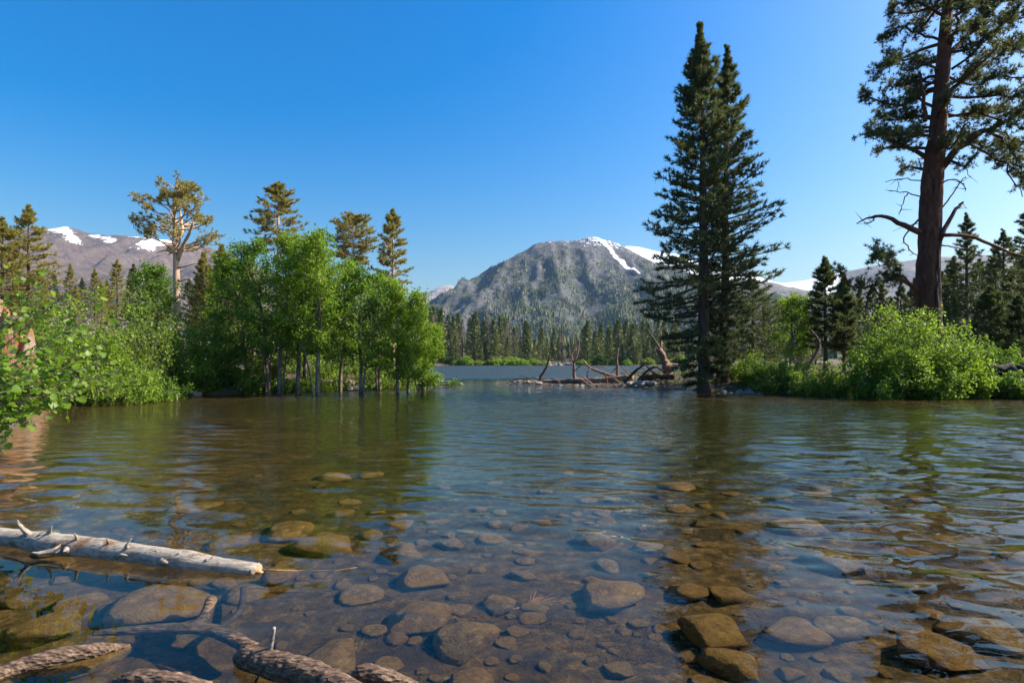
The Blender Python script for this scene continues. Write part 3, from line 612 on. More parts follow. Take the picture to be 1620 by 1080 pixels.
# the pale forked pine
rng = R(31); YP = 33.0; base = np.array(gpt(280, YP)); tr, li, cr = MB(), MB(), MB()
TP = [(280, 610, 8), (280, 560, 7), (280, 480, 6.5), (279, 430, 6), (278, 400, 5), (276, 360, 3.6), (276, 325, 2.8), (278, 300, 2), (280, 282, 1)]
ax = polyline([loc(a, b) for a, b, _ in TP], 40); tr.tube(ax, np.interp(np.linspace(0, 8, 40), range(9), [c * .8 / F * YP for *_, c in TP]), 12, .1, 3, 3)
for pts, w0, w1, dy in [([(281, 412), (290, 388), (300, 368), (306, 352)], 3.2, 1.6, -.5), ([(279, 382), (288, 366), (287, 350), (284, 330)], 3, 1.5, .6)]:
    q = polyline([loc(a, b, dy * i * .4) for i, (a, b) in enumerate(pts)], 12); tr.tube(q, np.linspace(w0, w1, 12) / F * YP, 8, .1, 3, 3)
for k in range(50):
    u = rng.random(); z = 285 + 95 * u ** .8; hw = 14 + 50 * math.sin(min(1, (z - 278) / 62) * math.pi / 2)
    a = rng.uniform(0, 6.28); rr_ = hw / F * YP * rng.uniform(.55, 1.0) ** .7
    tip = loc(279 + 3 * u, z) + np.array([math.cos(a) * rr_, math.sin(a) * rr_, 0])
    st = ax[int(np.argmin(abs(ax[:, 2] - (tip[2] - .35 * rr_))))]
    q = polyline([st, st + (tip - st) * .45 + rng.normal(0, .15, 3) + np.array([0, 0, -.1]), tip], 9); li.tube(q, np.linspace(.05, .018, 9), 5)
    tufted(li, cr, rng, q, 5, .42, 4, 13, .2, .042, .55)
for pts in ([(281, 424), (297, 420), (312, 416)], [(281, 445), (298, 441), (305, 444)], [(281, 470), (296, 470)], [(279, 500), (292, 494)], [(279, 400), (262, 396), (248, 400)]):
    q = polyline([loc(a, b, -.2) for a, b in pts], 8); li.tube(q, np.linspace(.07, .02, 8), 6)
t = thing('pine_tree', 'pale barked pine with forked trunk and open tufted crown among shrubs', 'tree', base)
tr.obj('trunk', M['bark_pale'], t); li.obj('limbs', M['bark_pale'], t); cr.obj('crown', M['needle_olive'], t, False)

# conifers of the two banks
NGR = (M['bark_dark'], M['bark_dark'], M['needle_green'])
BANK = [(44, 42, 324, 52, .12, 'needle_olive', 'broad olive conifer rising behind the broken orange stump'), (4, 40, 345, 50, .1, 'needle_olive', 'bushy olive conifer half hidden by the broad olive conifer'),
        (352, 40, 388, 30, .3, 'needle_olive', 'thin sparse olive pine between the pale forked pine and the aspens'), (322, 45, 400, 26, .2, 'needle_olive', 'slim olive conifer right behind the pale forked pine'),
        (1306, 37, 408, 34, .2, 'needle_dark', 'young dark conifer standing free behind the low shrubs'), (1336, 37, 440, 26, .22, 'needle_dark', 'thin dark conifer beside the free-standing young conifer'),
        (1530, 46, 338, 42, .15, 'needle_green', 'open green conifer behind the dead limbs of the old pine'), (1588, 48, 364, 44, .15, 'needle_green', 'broad green conifer next to the open green conifer'),
        (1628, 44, 322, 46, .12, 'needle_dark', 'tall dark conifer past the broad green conifer'), (1566, 36, 455, 44, .05, 'needle_green', 'short bushy young conifer beside the charred fallen log'),
        (1612, 36, 470, 40, .05, 'needle_green', 'lowest young conifer above the charred fallen log')]
for k, (px, Y, top, w, cb, mat, lab) in enumerate(BANK):
    p = gpt(px, Y); Ht = topz(top, Y) - p[2]
    tree = conifer(R(50 + k), Ht, .012 * Ht + .05, cb, w / F * Y * 1.1, cone_prof(.2, .7, .8), nb=86, nt=10, mt=4, nn=6, tuft=.22, nw=.05, e_low=-.1, e_high=.55, clump=.9)
    place_tree('conifer_tree', tree, (M['bark_dark'], M['bark_dark'], M[mat]), lab, 'tree', p)
proto = {}
for k, mat in enumerate(('needle_olive', 'needle_green', 'needle_dark')):
    proto[k] = [conifer(R(80 + k * 3 + j), 10.0, .15, .12, 1.9, cone_prof(.2, .7, .8), nb=64, nt=9, mt=3, nn=6, tuft=.26, nw=.06, e_low=-.1, e_high=.55) for j in range(2)]
first = {}
def bank_conifer(px, Y, top, kind, j, label, group):
    p = gpt(px, Y); s = (topz(top, Y) - p[2]) / 10.0
    if (kind, j) not in first:
        first[(kind, j)] = place_tree('conifer_tree', proto[kind][j], (M['bark_dark'], M['bark_dark'], M[('needle_olive', 'needle_green', 'needle_dark')[kind]]), label, 'tree', p, group, rz=px, sc_=s)
    else: copy_tree(first[(kind, j)], p, px, s, label, group)
rng = R(6)
for px, Y, top in [(110, 58, 418), (150, 62, 425), (185, 55, 410), (212, 60, 418), (250, 64, 430), (85, 60, 430), (232, 70, 440), (130, 75, 440), (170, 80, 442), (300, 60, 440), (380, 62, 420), (410, 58, 440), (500, 60, 430), (530, 66, 440), (590, 64, 445), (470, 70, 420), (-30, 50, 380), (60, 70, 420), (20, 65, 400), (340, 75, 450), (120, 48, 452), (160, 50, 446), (205, 52, 440), (262, 50, 452), (310, 52, 446), (365, 50, 440), (70, 46, 440), (400, 54, 446), (450, 56, 440), (520, 54, 462), (575, 56, 468), (610, 58, 470)]:
    bank_conifer(px, Y, top, 0 if rng.random() < .6 else 1, int(rng.integers(2)), 'conifer in the wood on the slope behind the shrubs and aspens', 'conifers behind the aspens')
for px, Y, top in [(1210, 60, 480), (1235, 66, 476), (1275, 70, 484), (1360, 60, 470), (1400, 64, 480), (1440, 62, 455), (1500, 60, 420), (1512, 70, 440), (1550, 66, 410), (1610, 58, 405), (1640, 60, 380), (1345, 75, 478), (1420, 52, 500), (1385, 55, 498), (1570, 54, 450), (1595, 62, 432), (1290, 80, 490), (1480, 52, 480), (1405, 44, 505), (1432, 47, 490), (1510, 44, 470), (1545, 42, 492), (1580, 40, 500), (1612, 42, 476), (1635, 40, 490), (1370, 46, 512), (1225, 46, 512), (1268, 48, 505), (1345, 50, 500), (1500, 48, 450), (1565, 50, 430), (1600, 47, 440), (1360, 50, 456), (1395, 52, 448), (1425, 55, 446), (1448, 56, 440), (1380, 58, 452), (1262, 60, 472), (1508, 56, 405), (1490, 50, 430), (1575, 56, 395), (1620, 52, 390), (1410, 50, 470)]:
    bank_conifer(px, Y, top, 1 if rng.random() < .6 else 2, int(rng.integers(2)), 'conifer in the wood behind the old pine and bright bush', 'conifers behind the old pine')

# aspens
def aspen(rng, Ht, r0, cb, w, lean=(0, 0), nb=34, leaf=.10, per=34, bend=.3, stems=1):
    tr, li, cr = MB(), MB(), MB()
    zz = np.linspace(-.5, Ht * .96, 16); s = np.clip(zz / Ht, 0, 1)
    ax = np.stack([lean[0] * s ** 1.5 + .12 * np.sin(zz * 1.1 + rng.uniform(0, 6)) * s, lean[1] * s ** 1.5 + .12 * np.sin(zz * .9 + rng.uniform(0, 6)) * s, zz], -1)
    tr.tube(ax, r0 * (1 - .88 * s) + .006, 9, .08, 3, 3)
    allc, out = [], []
    for k in range(int(rng.integers(0, 3)) if Ht > 4 else 0):
        a = rng.uniform(0, 6.28); hh = Ht * rng.uniform(.45, .7); l = rng.uniform(.3, .9); d = np.array([math.cos(a), math.sin(a) * .6, 0])
        tr.tube(polyline([d * .12 + [0, 0, -.5], d * (.2 + .3 * l) + [0, 0, hh * .35], d * (.2 + .9 * l) + [0, 0, hh * .75], d * (.25 + l) + [0, 0, hh]], 12), np.linspace(r0 * rng.uniform(.45, .75), .012, 12), 7, .1, k, 3)
    for k in range(nb):
        u = (k + rng.random()) / nb; z = Ht * (cb + (.97 - cb) * u); b = np.array([np.interp(z, zz, ax[:, 0]), np.interp(z, zz, ax[:, 1]), z])
        a = k * 2.4 + rng.normal(0, .5); L = w * (math.sin(math.pi * min(.97, .22 + .74 * u)) ** .8) * rng.uniform(.6, 1.15) + .2
        e = rng.uniform(.15, .8) + .3 * u; d = np.array([math.cos(a) * math.cos(e), math.sin(a) * math.cos(e), math.sin(e)])
        q = polyline([b, b + d * L * .5 + rng.normal(0, .06, 3), b + d * L + np.array([0, 0, rng.uniform(-.15, .15) * L])], 6)
        li.prisms(q[:-1], q[1:], np.linspace(.03, .012, 5) * (.5 + .3 * L), np.linspace(.026, .008, 5) * (.5 + .3 * L), 4)
        for j in range(6):
            i = int(rng.integers(2, 6)); d2 = d * .6 + rng.normal(0, .55, 3) + np.array([0, 0, .1]); d2 /= np.linalg.norm(d2); l2 = rng.uniform(.25, .6) * (.4 + .35 * L)
            li.prisms(q[i], q[i] + d2 * l2, .01, .004, 3)
            m = int(per * rng.uniform(.5, 1.3)); c = q[i] + d2 * l2 * rng.uniform(.1, 1.1, (m, 1)) + rng.normal(0, .13, (m, 3)); allc.append(c); out.append(np.repeat(d2[None], m, 0))
    cr.leaves(np.vstack(allc), rng, leaf, .45, np.vstack(out) * .3)
    return tr, li, cr
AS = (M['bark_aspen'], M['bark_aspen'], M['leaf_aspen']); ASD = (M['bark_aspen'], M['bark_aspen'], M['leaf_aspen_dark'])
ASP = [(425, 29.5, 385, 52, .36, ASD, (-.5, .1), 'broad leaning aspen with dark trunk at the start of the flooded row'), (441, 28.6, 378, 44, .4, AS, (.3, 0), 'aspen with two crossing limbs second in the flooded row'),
       (392, 31, 412, 44, .25, ASD, (-.4, 0), 'dark leafy aspen at the thicket end of the flooded row'), (470, 28.9, 392, 40, .42, AS, (.25, .2), 'aspen with pale sunlit bark in the middle of the flooded row'),
       (503, 27.6, 372, 44, .42, AS, (.15, 0), 'tallest aspen with a thick dark lower trunk in the flooded row'), (538, 31, 420, 34, .4, AS, (.2, .1), 'thin aspen set back between two thicker flooded trunks'),
       (570, 28.4, 432, 44, .38, ASD, (.1, 0), 'rounded dark green aspen with straight trunk over wet rocks'), (630, 29.4, 448, 28, .3, AS, (-.1, 0), 'slim bright aspen with thin pale trunk standing in water'),
       (645, 30.4, 468, 26, .28, AS, (.3, 0), 'shortest bright aspen at the open lake end of the row'), (482, 33, 376, 36, .35, AS, (.2, .2), 'light green aspen towering behind the flooded row'),
       (600, 33.5, 440, 34, .3, AS, (0, 0), 'light green aspen behind the rounded dark green one'), (366, 33.5, 420, 36, .2, AS, (0, 0), 'leafy aspen closest to the pale forked pine'),
       (668, 33, 520, 18, .2, AS, (.2, 0), 'sapling aspen leaning out over the lake channel'), (240, 30, 425, 34, .2, ASD, (.1, 0), 'young aspen with thin white trunk in the bank thicket'),
       (1250, 38, 476, 34, .3, AS, (.1, 0), 'bright small aspen glowing among dark conifers behind the shrubs')]
for k, (px, Y, top, w, cb, ms, ln, lab) in enumerate(ASP):
    p = gpt(px, Y); Ht = topz(top, Y) - p[2]
    tree = aspen(R(300 + k), Ht, .035 + .010 * Ht, cb * .64, w / F * Y * 1.12, (ln[0] * 2 + .25 * math.sin(k * 2.7), ln[1]), nb=int(36 + w * .5), per=32)
    place_tree('aspen_tree', tree, ms, lab, 'tree', p)

# shrubs
def shrub(rng, w, h, stems=22, leaf=.09, per=200, up=.5):
    st, cr = MB(), MB(); C = []
    for k in range(stems):
        a = k * 2.4 + rng.normal(0, .3); rr_ = w * math.sqrt((k + .5) / stems) * rng.uniform(.75, 1.1); hh = h * rng.choice([.5, .7, .85, 1.0, 1.12]) * rng.uniform(.85, 1.05) * (1 - .45 * (rr_ / w) ** 2)
        tip = np.array([math.cos(a) * rr_, math.sin(a) * rr_, hh]); b = np.array([math.cos(a), math.sin(a), 0]) * rr_ * .25 + np.array([0, 0, -.1])
        q = polyline([b, b * .6 + tip * .45 + np.array([0, 0, .15 * hh]) + rng.normal(0, .05, 3), tip], 7)
        st.prisms(q[:-1], q[1:], np.linspace(.022, .010, 6), np.linspace(.02, .006, 6), 4)
        for j in range(7):
            i = int(rng.integers(1, 7)); d = rng.normal(0, 1, 3) + np.array([math.cos(a), math.sin(a), .8]) * .6; d /= np.linalg.norm(d); l = rng.uniform(.2, .5) * (.35 + .25 * h)
            st.prisms(q[i], q[i] + d * l, .007, .003, 3); m = per // 7
            C.append(q[i] + d * l * rng.uniform(.2, 1.15, (m, 1)) + rng.normal(0, .06 + .02 * h, (m, 3)))
    C = np.vstack(C); C[:, 2] = np.abs(C[:, 2]) + .02
    cr.leaves(C, rng, leaf, up); return st, cr
def put_shrub(k, px, Y, top, wpx, mat, lab, leaf=.09, stems=22, per=200, group=None):
    p = gpt(px, Y); h = topz(top, Y) - p[2]; b = shrub(R(500 + k), wpx / F * Y, h, stems, leaf, per)
    return place_tree('shrub', b, (M['bark_aspen'], M[mat]), lab, 'shrub', p, group, ('stems', 'crown'))
SH = [(1440, 26.2, 496, 78, 'leaf_willow', 'big bright green bush overhanging the water below the old pine', .11, 56, 240),
      (1380, 25.9, 540, 50, 'leaf_willow', 'bright green bush joined to the side of the big bush', .12, 30, 240), (1520, 26.0, 522, 42, 'leaf_willow', 'bright bush between the big bush and the charred log', .12, 26, 220),
      (1285, 27.6, 588, 44, 'leaf_shrub', 'pale green low shrub trailing into the water', .10, 26, 200), (1195, 30.4, 562, 44, 'leaf_willow', 'yellow green shrub behind the pale rocks by the twin conifers', .09, 30, 220),
      (1240, 29.4, 572, 36, 'leaf_shrub', 'rounded mid green shrub between the yellow green and pale green ones', .09, 24, 200), (1325, 27.4, 585, 30, 'leaf_willow', 'small bright shrub beside the big bush at the water', .10, 18, 180),
      (1165, 33, 568, 30, 'leaf_willow', 'yellow green shrub between the trunks of the twin conifers', .09, 20, 180),
      (150, 22.5, 480, 62, 'leaf_aspen', 'tall leafy shrub behind the near branches on the bank', .10, 34, 220), (215, 25.2, 470, 56, 'leaf_shrub', 'olive green leafy shrub at the foot of the young white-trunked aspen', .10, 32, 220),
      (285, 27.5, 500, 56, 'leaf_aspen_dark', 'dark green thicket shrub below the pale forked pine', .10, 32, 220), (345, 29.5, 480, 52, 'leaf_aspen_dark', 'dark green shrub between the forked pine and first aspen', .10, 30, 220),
      (100, 24, 500, 56, 'leaf_aspen', 'green shrub beside the broken orange stump', .10, 28, 210), (215, 22.6, 575, 40, 'leaf_willow', 'low bright shrub hanging over the water of the thicket bank', .10, 22, 190),
      (320, 28.2, 560, 44, 'leaf_aspen_dark', 'low dark shrub at the water below the forked pine', .10, 24, 200), (420, 33, 550, 56, 'leaf_shrub', 'shrub filling the gap behind the first flooded aspens', .10, 26, 200),
      (520, 36, 556, 56, 'leaf_willow', 'yellow green shrub seen between the flooded aspen trunks', .10, 26, 200), (600, 37.5, 566, 50, 'leaf_willow', 'low yellow green shrub behind the rounded aspen trunk', .10, 24, 190),
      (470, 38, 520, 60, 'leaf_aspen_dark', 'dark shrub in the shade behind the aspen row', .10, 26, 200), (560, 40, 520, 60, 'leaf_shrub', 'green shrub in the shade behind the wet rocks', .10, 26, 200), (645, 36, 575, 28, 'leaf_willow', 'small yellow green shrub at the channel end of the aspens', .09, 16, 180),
      (60, 30, 470, 60, 'leaf_aspen_dark', 'dark shrub behind the broken orange stump', .11, 26, 200), (398, 29.4, 592, 34, 'leaf_shrub', 'low waterside shrub at the dark aspen foot', .09, 18, 180)]
SH += [(1268, 28.3, 584, 30, 'leaf_willow', 'yellow green low shrub at the water between two rounded shrubs', .09, 18, 180), (1480, 25.3, 568, 50, 'leaf_willow', 'low bright skirt of leaves under the big bush at the waterline', .11, 28, 200), (1545, 25.6, 580, 26, 'leaf_aspen', 'small green shrub at the water before the charred log', .10, 16, 180), (1215, 29, 585, 30, 'leaf_shrub', 'low shrub spilling over the grey shore rocks', .09, 18, 180),
   (1585, 25.6, 592, 36, 'leaf_aspen_dark', 'dark low shrub at the water below the charred log', .10, 20, 180), (1625, 25.2, 596, 30, 'leaf_shrub', 'dull green low shrub at the foot of the charred log', .10, 18, 180), (375, 30.6, 585, 40, 'leaf_aspen_dark', 'low dark waterside shrub between first aspen and thicket', .09, 22, 180), (445, 30.6, 596, 36, 'leaf_shrub', 'knee-high shrub behind the crossing-limbed aspen trunk', .09, 18, 180), (488, 31.4, 598, 34, 'leaf_willow', 'knee-high bright shrub behind the tallest aspen trunk', .09, 18, 180),
       (530, 32.6, 596, 34, 'leaf_shrub', 'low green shrub behind the thin aspen trunk', .09, 18, 180), (590, 34.0, 594, 34, 'leaf_aspen', 'low leafy shrub behind the wet rocks at the water', .09, 18, 180), (622, 35.0, 592, 30, 'leaf_shrub', 'knee-high green shrub behind the slim bright aspen trunk', .09, 16, 180),
       (300, 30, 520, 50, 'leaf_aspen', 'mid-height green shrub in the thicket beside the forked pine trunk', .10, 26, 200), (255, 24.6, 590, 36, 'leaf_aspen_dark', 'low shrub dipping into the water near the looping branch', .09, 20, 180), (175, 21.5, 600, 34, 'leaf_shrub', 'low shrub at the water beside the near leafy branches', .09, 18, 180),
       (1420, 30, 520, 60, 'leaf_shrub', 'shrub standing between the big bush and the old pine trunk', .11, 26, 200), (1500, 31, 510, 50, 'leaf_shrub', 'shrub at the far side of the old pine base', .11, 24, 200), (1590, 30, 548, 44, 'leaf_aspen_dark', 'dark low shrub behind the charred log', .10, 22, 190)]
for k, s in enumerate(SH): put_shrub(k, *s[:6], leaf=s[6], stems=s[7], per=s[8])
# leafy fallen sapling in the channel
p = np.array([(702 - CX) / F * 36, 36, 0]); st, cr = MB(), MB(); rng = R(9); C = []
for k in range(12):
    a = rng.uniform(-.6, 3.6); q = np.array([[0, 0, -.05], [math.cos(a) * .5, math.sin(a) * .3, .2], [math.cos(a) * rng.uniform(.6, 1.3), math.sin(a) * .6, rng.uniform(.1, .75)]])
    st.prisms(q[:-1], q[1:], .02, .008, 4); C.append(q[1] + (q[2] - q[1]) * rng.random((70, 1)) + rng.normal(0, .13, (70, 3)))
cr.leaves(np.vstack(C), rng, .1)
place_tree('fallen_sapling', (st, cr), (M['bark_aspen'], M['leaf_aspen_dark']), 'leafy fallen sapling lying in the channel at the end of the aspens', 'sapling', p, None, ('stems', 'crown'))

# far shore: single conifers, shrubs, then the forest behind
def far_conifer(seed, H_=20.0, sparse=False):
    rng = R(seed); tr, cr = MB(), MB(); tr.tube(np.array([[0, 0, -1], [0, 0, H_ * .5], [0, 0, H_]]), [.3, .2, .03], 5)
    nb = 150; u = (np.arange(nb) + rng.random(nb)) / nb; z = H_ * (.1 + .9 * u); a = np.arange(nb) * 2.4 + rng.normal(0, .3, nb)
    L = H_ * rng.uniform(.13, .19) * np.array([cone_prof(.12, .7, .85)(q) for q in u]) * rng.uniform(.6, 1.2, nb) + .25
    m = 6; s = (np.arange(m)[None] + rng.random((nb, m))) / m; s = .15 + .85 * s
    c = np.stack([np.cos(a)[:, None] * L[:, None] * s, np.sin(a)[:, None] * L[:, None] * s, z[:, None] - .25 * L[:, None] * s + 0 * s], -1) + rng.normal(0, .12, (nb, m, 3))
    D = np.stack([np.broadcast_to(np.cos(a)[:, None], s.shape), np.broadcast_to(np.sin(a)[:, None], s.shape), 0 * s - .1], -1) + rng.normal(0, .5, (nb, m, 3))
    cr.needles(c, D, rng.uniform(.6, 1.3, nb * m) * (.6 if sparse else 1.0), .5 if not sparse else .24, rng); return tr, cr
FC = [(far_conifer(900 + k, sparse=(k == 5)), k) for k in range(6)]; FCM = []
for (tr, cr), k in FC: FCM.append((tr.mesh('trunk', M['bark_dark']), cr.mesh('crown', M['needle_far_brown'] if k == 5 else M['needle_far'], False)))
rng = R(12); n = 0
GRP = 'conifers along the far shore'
for k in range(230):
    px = rng.uniform(640, 1075); Y = 293 + 130 * rng.random() ** 1.6; X = (px - CX) / F * Y
    if water_sd(np.array([X]), np.array([Y]))[0] > -4 or (855 < px < 925 and Y < 330): continue
    v = 5 if rng.random() < .13 else int(rng.integers(5)); hgt = rng.uniform(9, 27) * (1.12 if px < 800 else .95)
    t = thing('conifer_tree', 'bare brownish dying conifer in the band of forest across the lake' if v == 5 else 'tall narrow green conifer in the band of forest across the lake', 'tree', (X, Y, H1(X, Y) - .3), GRP + (' dying' if v == 5 else ''))
    t.rotation_euler = (0, 0, rng.uniform(0, 6.28)); s = hgt / 20; t.scale = (s * rng.uniform(.85, 1.2),) * 2 + (s,)
    link('trunk', FCM[v][0], t); link('crown', FCM[v][1], t)
SHM = []
for k in range(4):
    rng2 = R(950 + k); st, cr = MB(), MB(); n_ = 900; d = rng2.normal(size=(n_, 3)); d /= np.linalg.norm(d, axis=1)[:, None]; r_ = rng2.uniform(.35, 1, n_) ** .5
    c = d * r_[:, None] * (1 + .35 * fbm(d[:, 0] * 2 + k, d[:, 1] * 2, d[:, 2] * 2, seed=k))[:, None]; c[:, 2] = np.abs(c[:, 2]); cr.leaves(c, rng2, .2); st.prisms(np.zeros((6, 3)), rng2.normal(0, .4, (6, 3)) + [0, 0, .8], .03, .01, 4)
    SHM.append((st.mesh('stems', M['bark_dark']), cr.mesh('crown', M['leaf_willow' if k % 2 else 'leaf_shrub'], False)))
rng = R(13)
for k in range(75):
    px = rng.uniform(640, 1085); Y = rng.uniform(288, 302); X = (px - CX) / F * Y
    if water_sd(np.array([X]), np.array([Y]))[0] > 0.5 or (865 < px < 915): continue
    t = thing('shrub', 'bright green shrub along the far lake shore below the conifers', 'shrub', (X, Y, H1(X, Y) - .2), 'shrubs along the far shore'); w = rng.uniform(2.0, 4.6); t.scale = (w, w, w * rng.uniform(.7, 1.3)); t.rotation_euler = (0, 0, k)
    link('stems', SHM[k % 4][0], t); link('crown', SHM[k % 4][1], t)
# forest: distant mass of conifers on the flats and the mountain's slopes
rng = R(14); NX = []
NF = 110000; X = rng.uniform(-900, 2200, NF); Y = 380 + 2100 * rng.random(NF)
Zm = ridge_height(X, Y, MAIN, 2, 62, 130.0); Zl = ridge_height(X, Y, LM, 11, 75, 170.0); Zg = height(X, Y); Z = np.maximum.reduce([Zm, Zg, np.where(X < -500, Zl, -1e9), ridge_height(X, Y, SR, 31, 35, 240.0)])
pxs = CX + X / Y * F
dens = np.clip(1.5 - (Z - 40) / 400, 0, 1) * (0.35 + .65 * smooth((pxs - 700) / 200))
dens = np.where(Zm > Zg, dens * smooth(.72 + 1.6 * fbm(X / 90, Y / 90, seed=41)) * (.3 + .7 * smooth((X + 150) / 250)), dens * .4)
dens *= np.where(seg_d(X, Y, GUL) < 45, 0, 1)
keep = (rng.random(len(X)) < dens) & (np.abs(pxs - 1000) < 700)
X, Y, Z = X[keep], Y[keep], Z[keep]; n = len(X); hh = rng.uniform(10, 23, n) * np.clip(1.15 - Z / 900, .5, 1); ww = hh * rng.uniform(.15, .24, n)
lay, kk = 3, 5
def forest(sel, m):
    x, y, z, h, w = X[sel], Y[sel], Z[sel], hh[sel], ww[sel]; q = len(x); b = MB()
    for l in range(lay):
        z0 = z + h * (.06 + .27 * l) - 1; z1 = np.minimum(z + h * (.55 + .23 * l), z + h) - 1; r_ = w * (1 - l / lay * .82)
        th = rng.uniform(0, 6.28, q)[:, None] + np.arange(kk)[None] * 2 * math.pi / kk; rr_ = r_[:, None] * rng.uniform(.6, 1.2, (q, kk))
        ring = np.stack([x[:, None] + rr_ * np.cos(th), y[:, None] + rr_ * np.sin(th), z0[:, None] + h[:, None] * rng.uniform(-.05, .05, (q, kk))], -1)
        v = np.concatenate([ring, np.stack([x, y, z1], -1)[:, None]], 1); o = np.arange(q)[:, None] * (kk + 1); i = np.arange(kk)[None]
        b.add(v, np.stack([o + i, o + (i + 1) % kk, o + kk + 0 * i], -1).reshape(-1, 3))
    ob = b.obj('forest', m, None, False); ob['kind'] = 'stuff'; return ob
dead = rng.random(n) < .16
forest(~dead, M['needle_far'])['label'] = 'green conifer forest on the valley floor and mountain slopes'
forest(dead, M['needle_far_brown'])['label'] = 'grey brown dying conifers scattered through the mountain forest'

# ------------------------------------------------------------------ driftwood
def log(name, pts, r0, r1, m, label, cat, group=None, k=9, rough=.12, n=18, seed=1, extra=(), freq=5, stubs=0):
    pts = np.asarray(pts, float); o0 = pts[0].copy(); b = MB(); q = polyline(pts - o0, n); rj = R(seed); q[1:-1] += rj.normal(0, .25 * min(r0, r1), (n - 2, 3))
    b.tube(q, np.linspace(r0, r1, n), k, rough, seed, freq)
    if extra or stubs:
        t = thing(name, label, cat, o0, group); wet(b.obj('trunk', m, t))
        for e in extra:
            eb = MB(); ep, a, c = e; eq = polyline(np.asarray(ep, float) - o0, 10); eb.tube(eq, np.linspace(a, c, 10), 6, rough, seed, freq); wet(eb.obj('branch', m, t))
        for j in range(stubs):
            i = int(rj.integers(2, n - 2)); d = rj.normal(0, 1, 3) + [0, 0, .6]; d /= np.linalg.norm(d); eb = MB(); l = rj.uniform(.5, 1.6) * 4 * r0; eb.tube(polyline([q[i], q[i] + d * l * .5, q[i] + d * l + rj.normal(0, .2 * l, 3)], 6), np.linspace(r0 * .35, r0 * .1, 6), 5, .1, j, 5); wet(eb.obj('branch', m, t))
        return t
    o = wet(b.obj(name, m)); o.location = o0; return tag(o, label, cat, group)
def Z3(x, y, Y): return P(640 + x / 3.6, 340 + y / 3.6, Y)      # pixels of the enlarged driftwood view
def G(x, y, Y, lift=0.1): q = Z3(x, y, Y); q[2] = max(H1(q[0], q[1]), -0.1) + lift; return q
log('driftwood_log', [Z3(755, 965, 43) - [0, 0, .2], Z3(775, 920, 43), Z3(810, 865, 43), Z3(828, 800, 43)], .13, .06, M['driftwood_dark'], 'dark snag leaning out of the water at the tip of the bar', 'driftwood', seed=3)
log('dead_tree', [Z3(968, 945, 41) - [0, 0, .3], Z3(965, 880, 41), Z3(966, 840, 41), Z3(985, 785, 41), Z3(998, 705, 41)], .13, .04, M['driftwood'], 'bare dead tree with forked limbs standing on the driftwood bar', 'dead tree', seed=4,
    extra=[([Z3(966, 855, 41), Z3(952, 800, 41.2), Z3(972, 765, 41.3)], .07, .02), ([Z3(970, 835, 41), Z3(1000, 810, 40.8), Z3(1042, 770, 40.5)], .07, .02), ([Z3(985, 785, 41), Z3(975, 750, 41.2), Z3(985, 735, 41.2)], .04, .015), ([Z3(966, 890, 41), Z3(1010, 850, 40.7), Z3(1030, 840, 40.5)], .05, .02)])
log('driftwood_log', [Z3(1015, 825, 41.5), Z3(1055, 868, 41.2), Z3(1110, 890, 41), Z3(1170, 912, 40.8), G(1250, 930, 40.6)], .06, .14, M['driftwood'], 'arched driftwood trunk rising towards the bare dead tree', 'driftwood', seed=5, stubs=4)
log('driftwood_log', [G(1212, 935, 40.5, -.2), Z3(1212, 870, 40.5), Z3(1210, 820, 40.5), Z3(1217, 758, 40.5)], .14, .05, M['driftwood'], 'upright splintered stub in the middle of the driftwood bar', 'driftwood', seed=6, stubs=3)
log('driftwood_root', [G(1510, 900, 36.5, -.2), Z3(1498, 870, 36.5), Z3(1480, 825, 36.3), Z3(1452, 762, 36.2)], .34, .2, M['driftwood'], 'thick reddish root stub beside the tall twin conifers', 'driftwood', seed=7, stubs=3, rough=.2)
log('driftwood_log', [G(760, 960, 42.5, .05), G(900, 955, 41.5, .12), G(1100, 950, 40, .15), G(1300, 940, 38.8, .2)], .10, .24, M['driftwood'], 'long pinkish log lying along the water edge of the bar', 'driftwood', seed=8, n=26, stubs=5)
log('driftwood_log', [G(1250, 955, 37.5, .1), Z3(1310, 895, 37.3), Z3(1345, 865, 37.2), Z3(1382, 838, 37)], .12, .05, M['driftwood_dark'], 'dark forked branch curving up from the thick end of the bar', 'driftwood', seed=9, stubs=3)
log('driftwood_log', [G(1330, 930, 37.2, .1), Z3(1385, 885, 37), Z3(1430, 866, 36.8), Z3(1468, 885, 36.6)], .09, .06, M['driftwood_dark'], 'dark branch arching over to the thick reddish root stub', 'driftwood', seed=10, stubs=2)
log('driftwood_log', [G(1265, 955, 36.6, .1), G(1340, 968, 36.2, .1), G(1430, 985, 35, .08)], .16, .12, M['driftwood_grey'], 'grey log lying at the water edge below the tangled branches', 'driftwood', seed=11)
log('driftwood_log', [G(1290, 915, 38, .3), Z3(1255, 880, 38), Z3(1232, 862, 38)], .05, .025, M['driftwood'], 'thin twisted stick pointing towards the upright stub', 'driftwood', seed=12)
log('driftwood_log', [G(1040, 925, 41, .1), Z3(1045, 890, 41), Z3(1090, 862, 41.2), Z3(1150, 868, 41.2)], .06, .03, M['driftwood'], 'bent branch hooped over the arched driftwood trunk', 'driftwood', seed=13, stubs=2)
log('driftwood_log', [G(1350, 950, 36.5, .2), G(1450, 930, 36, .3), G(1530, 940, 35, .25)], .22, .16, M['driftwood_dark'], 'dark heavy log across the base of the reddish root stub', 'driftwood', seed=14, stubs=4)
rng = R(15)
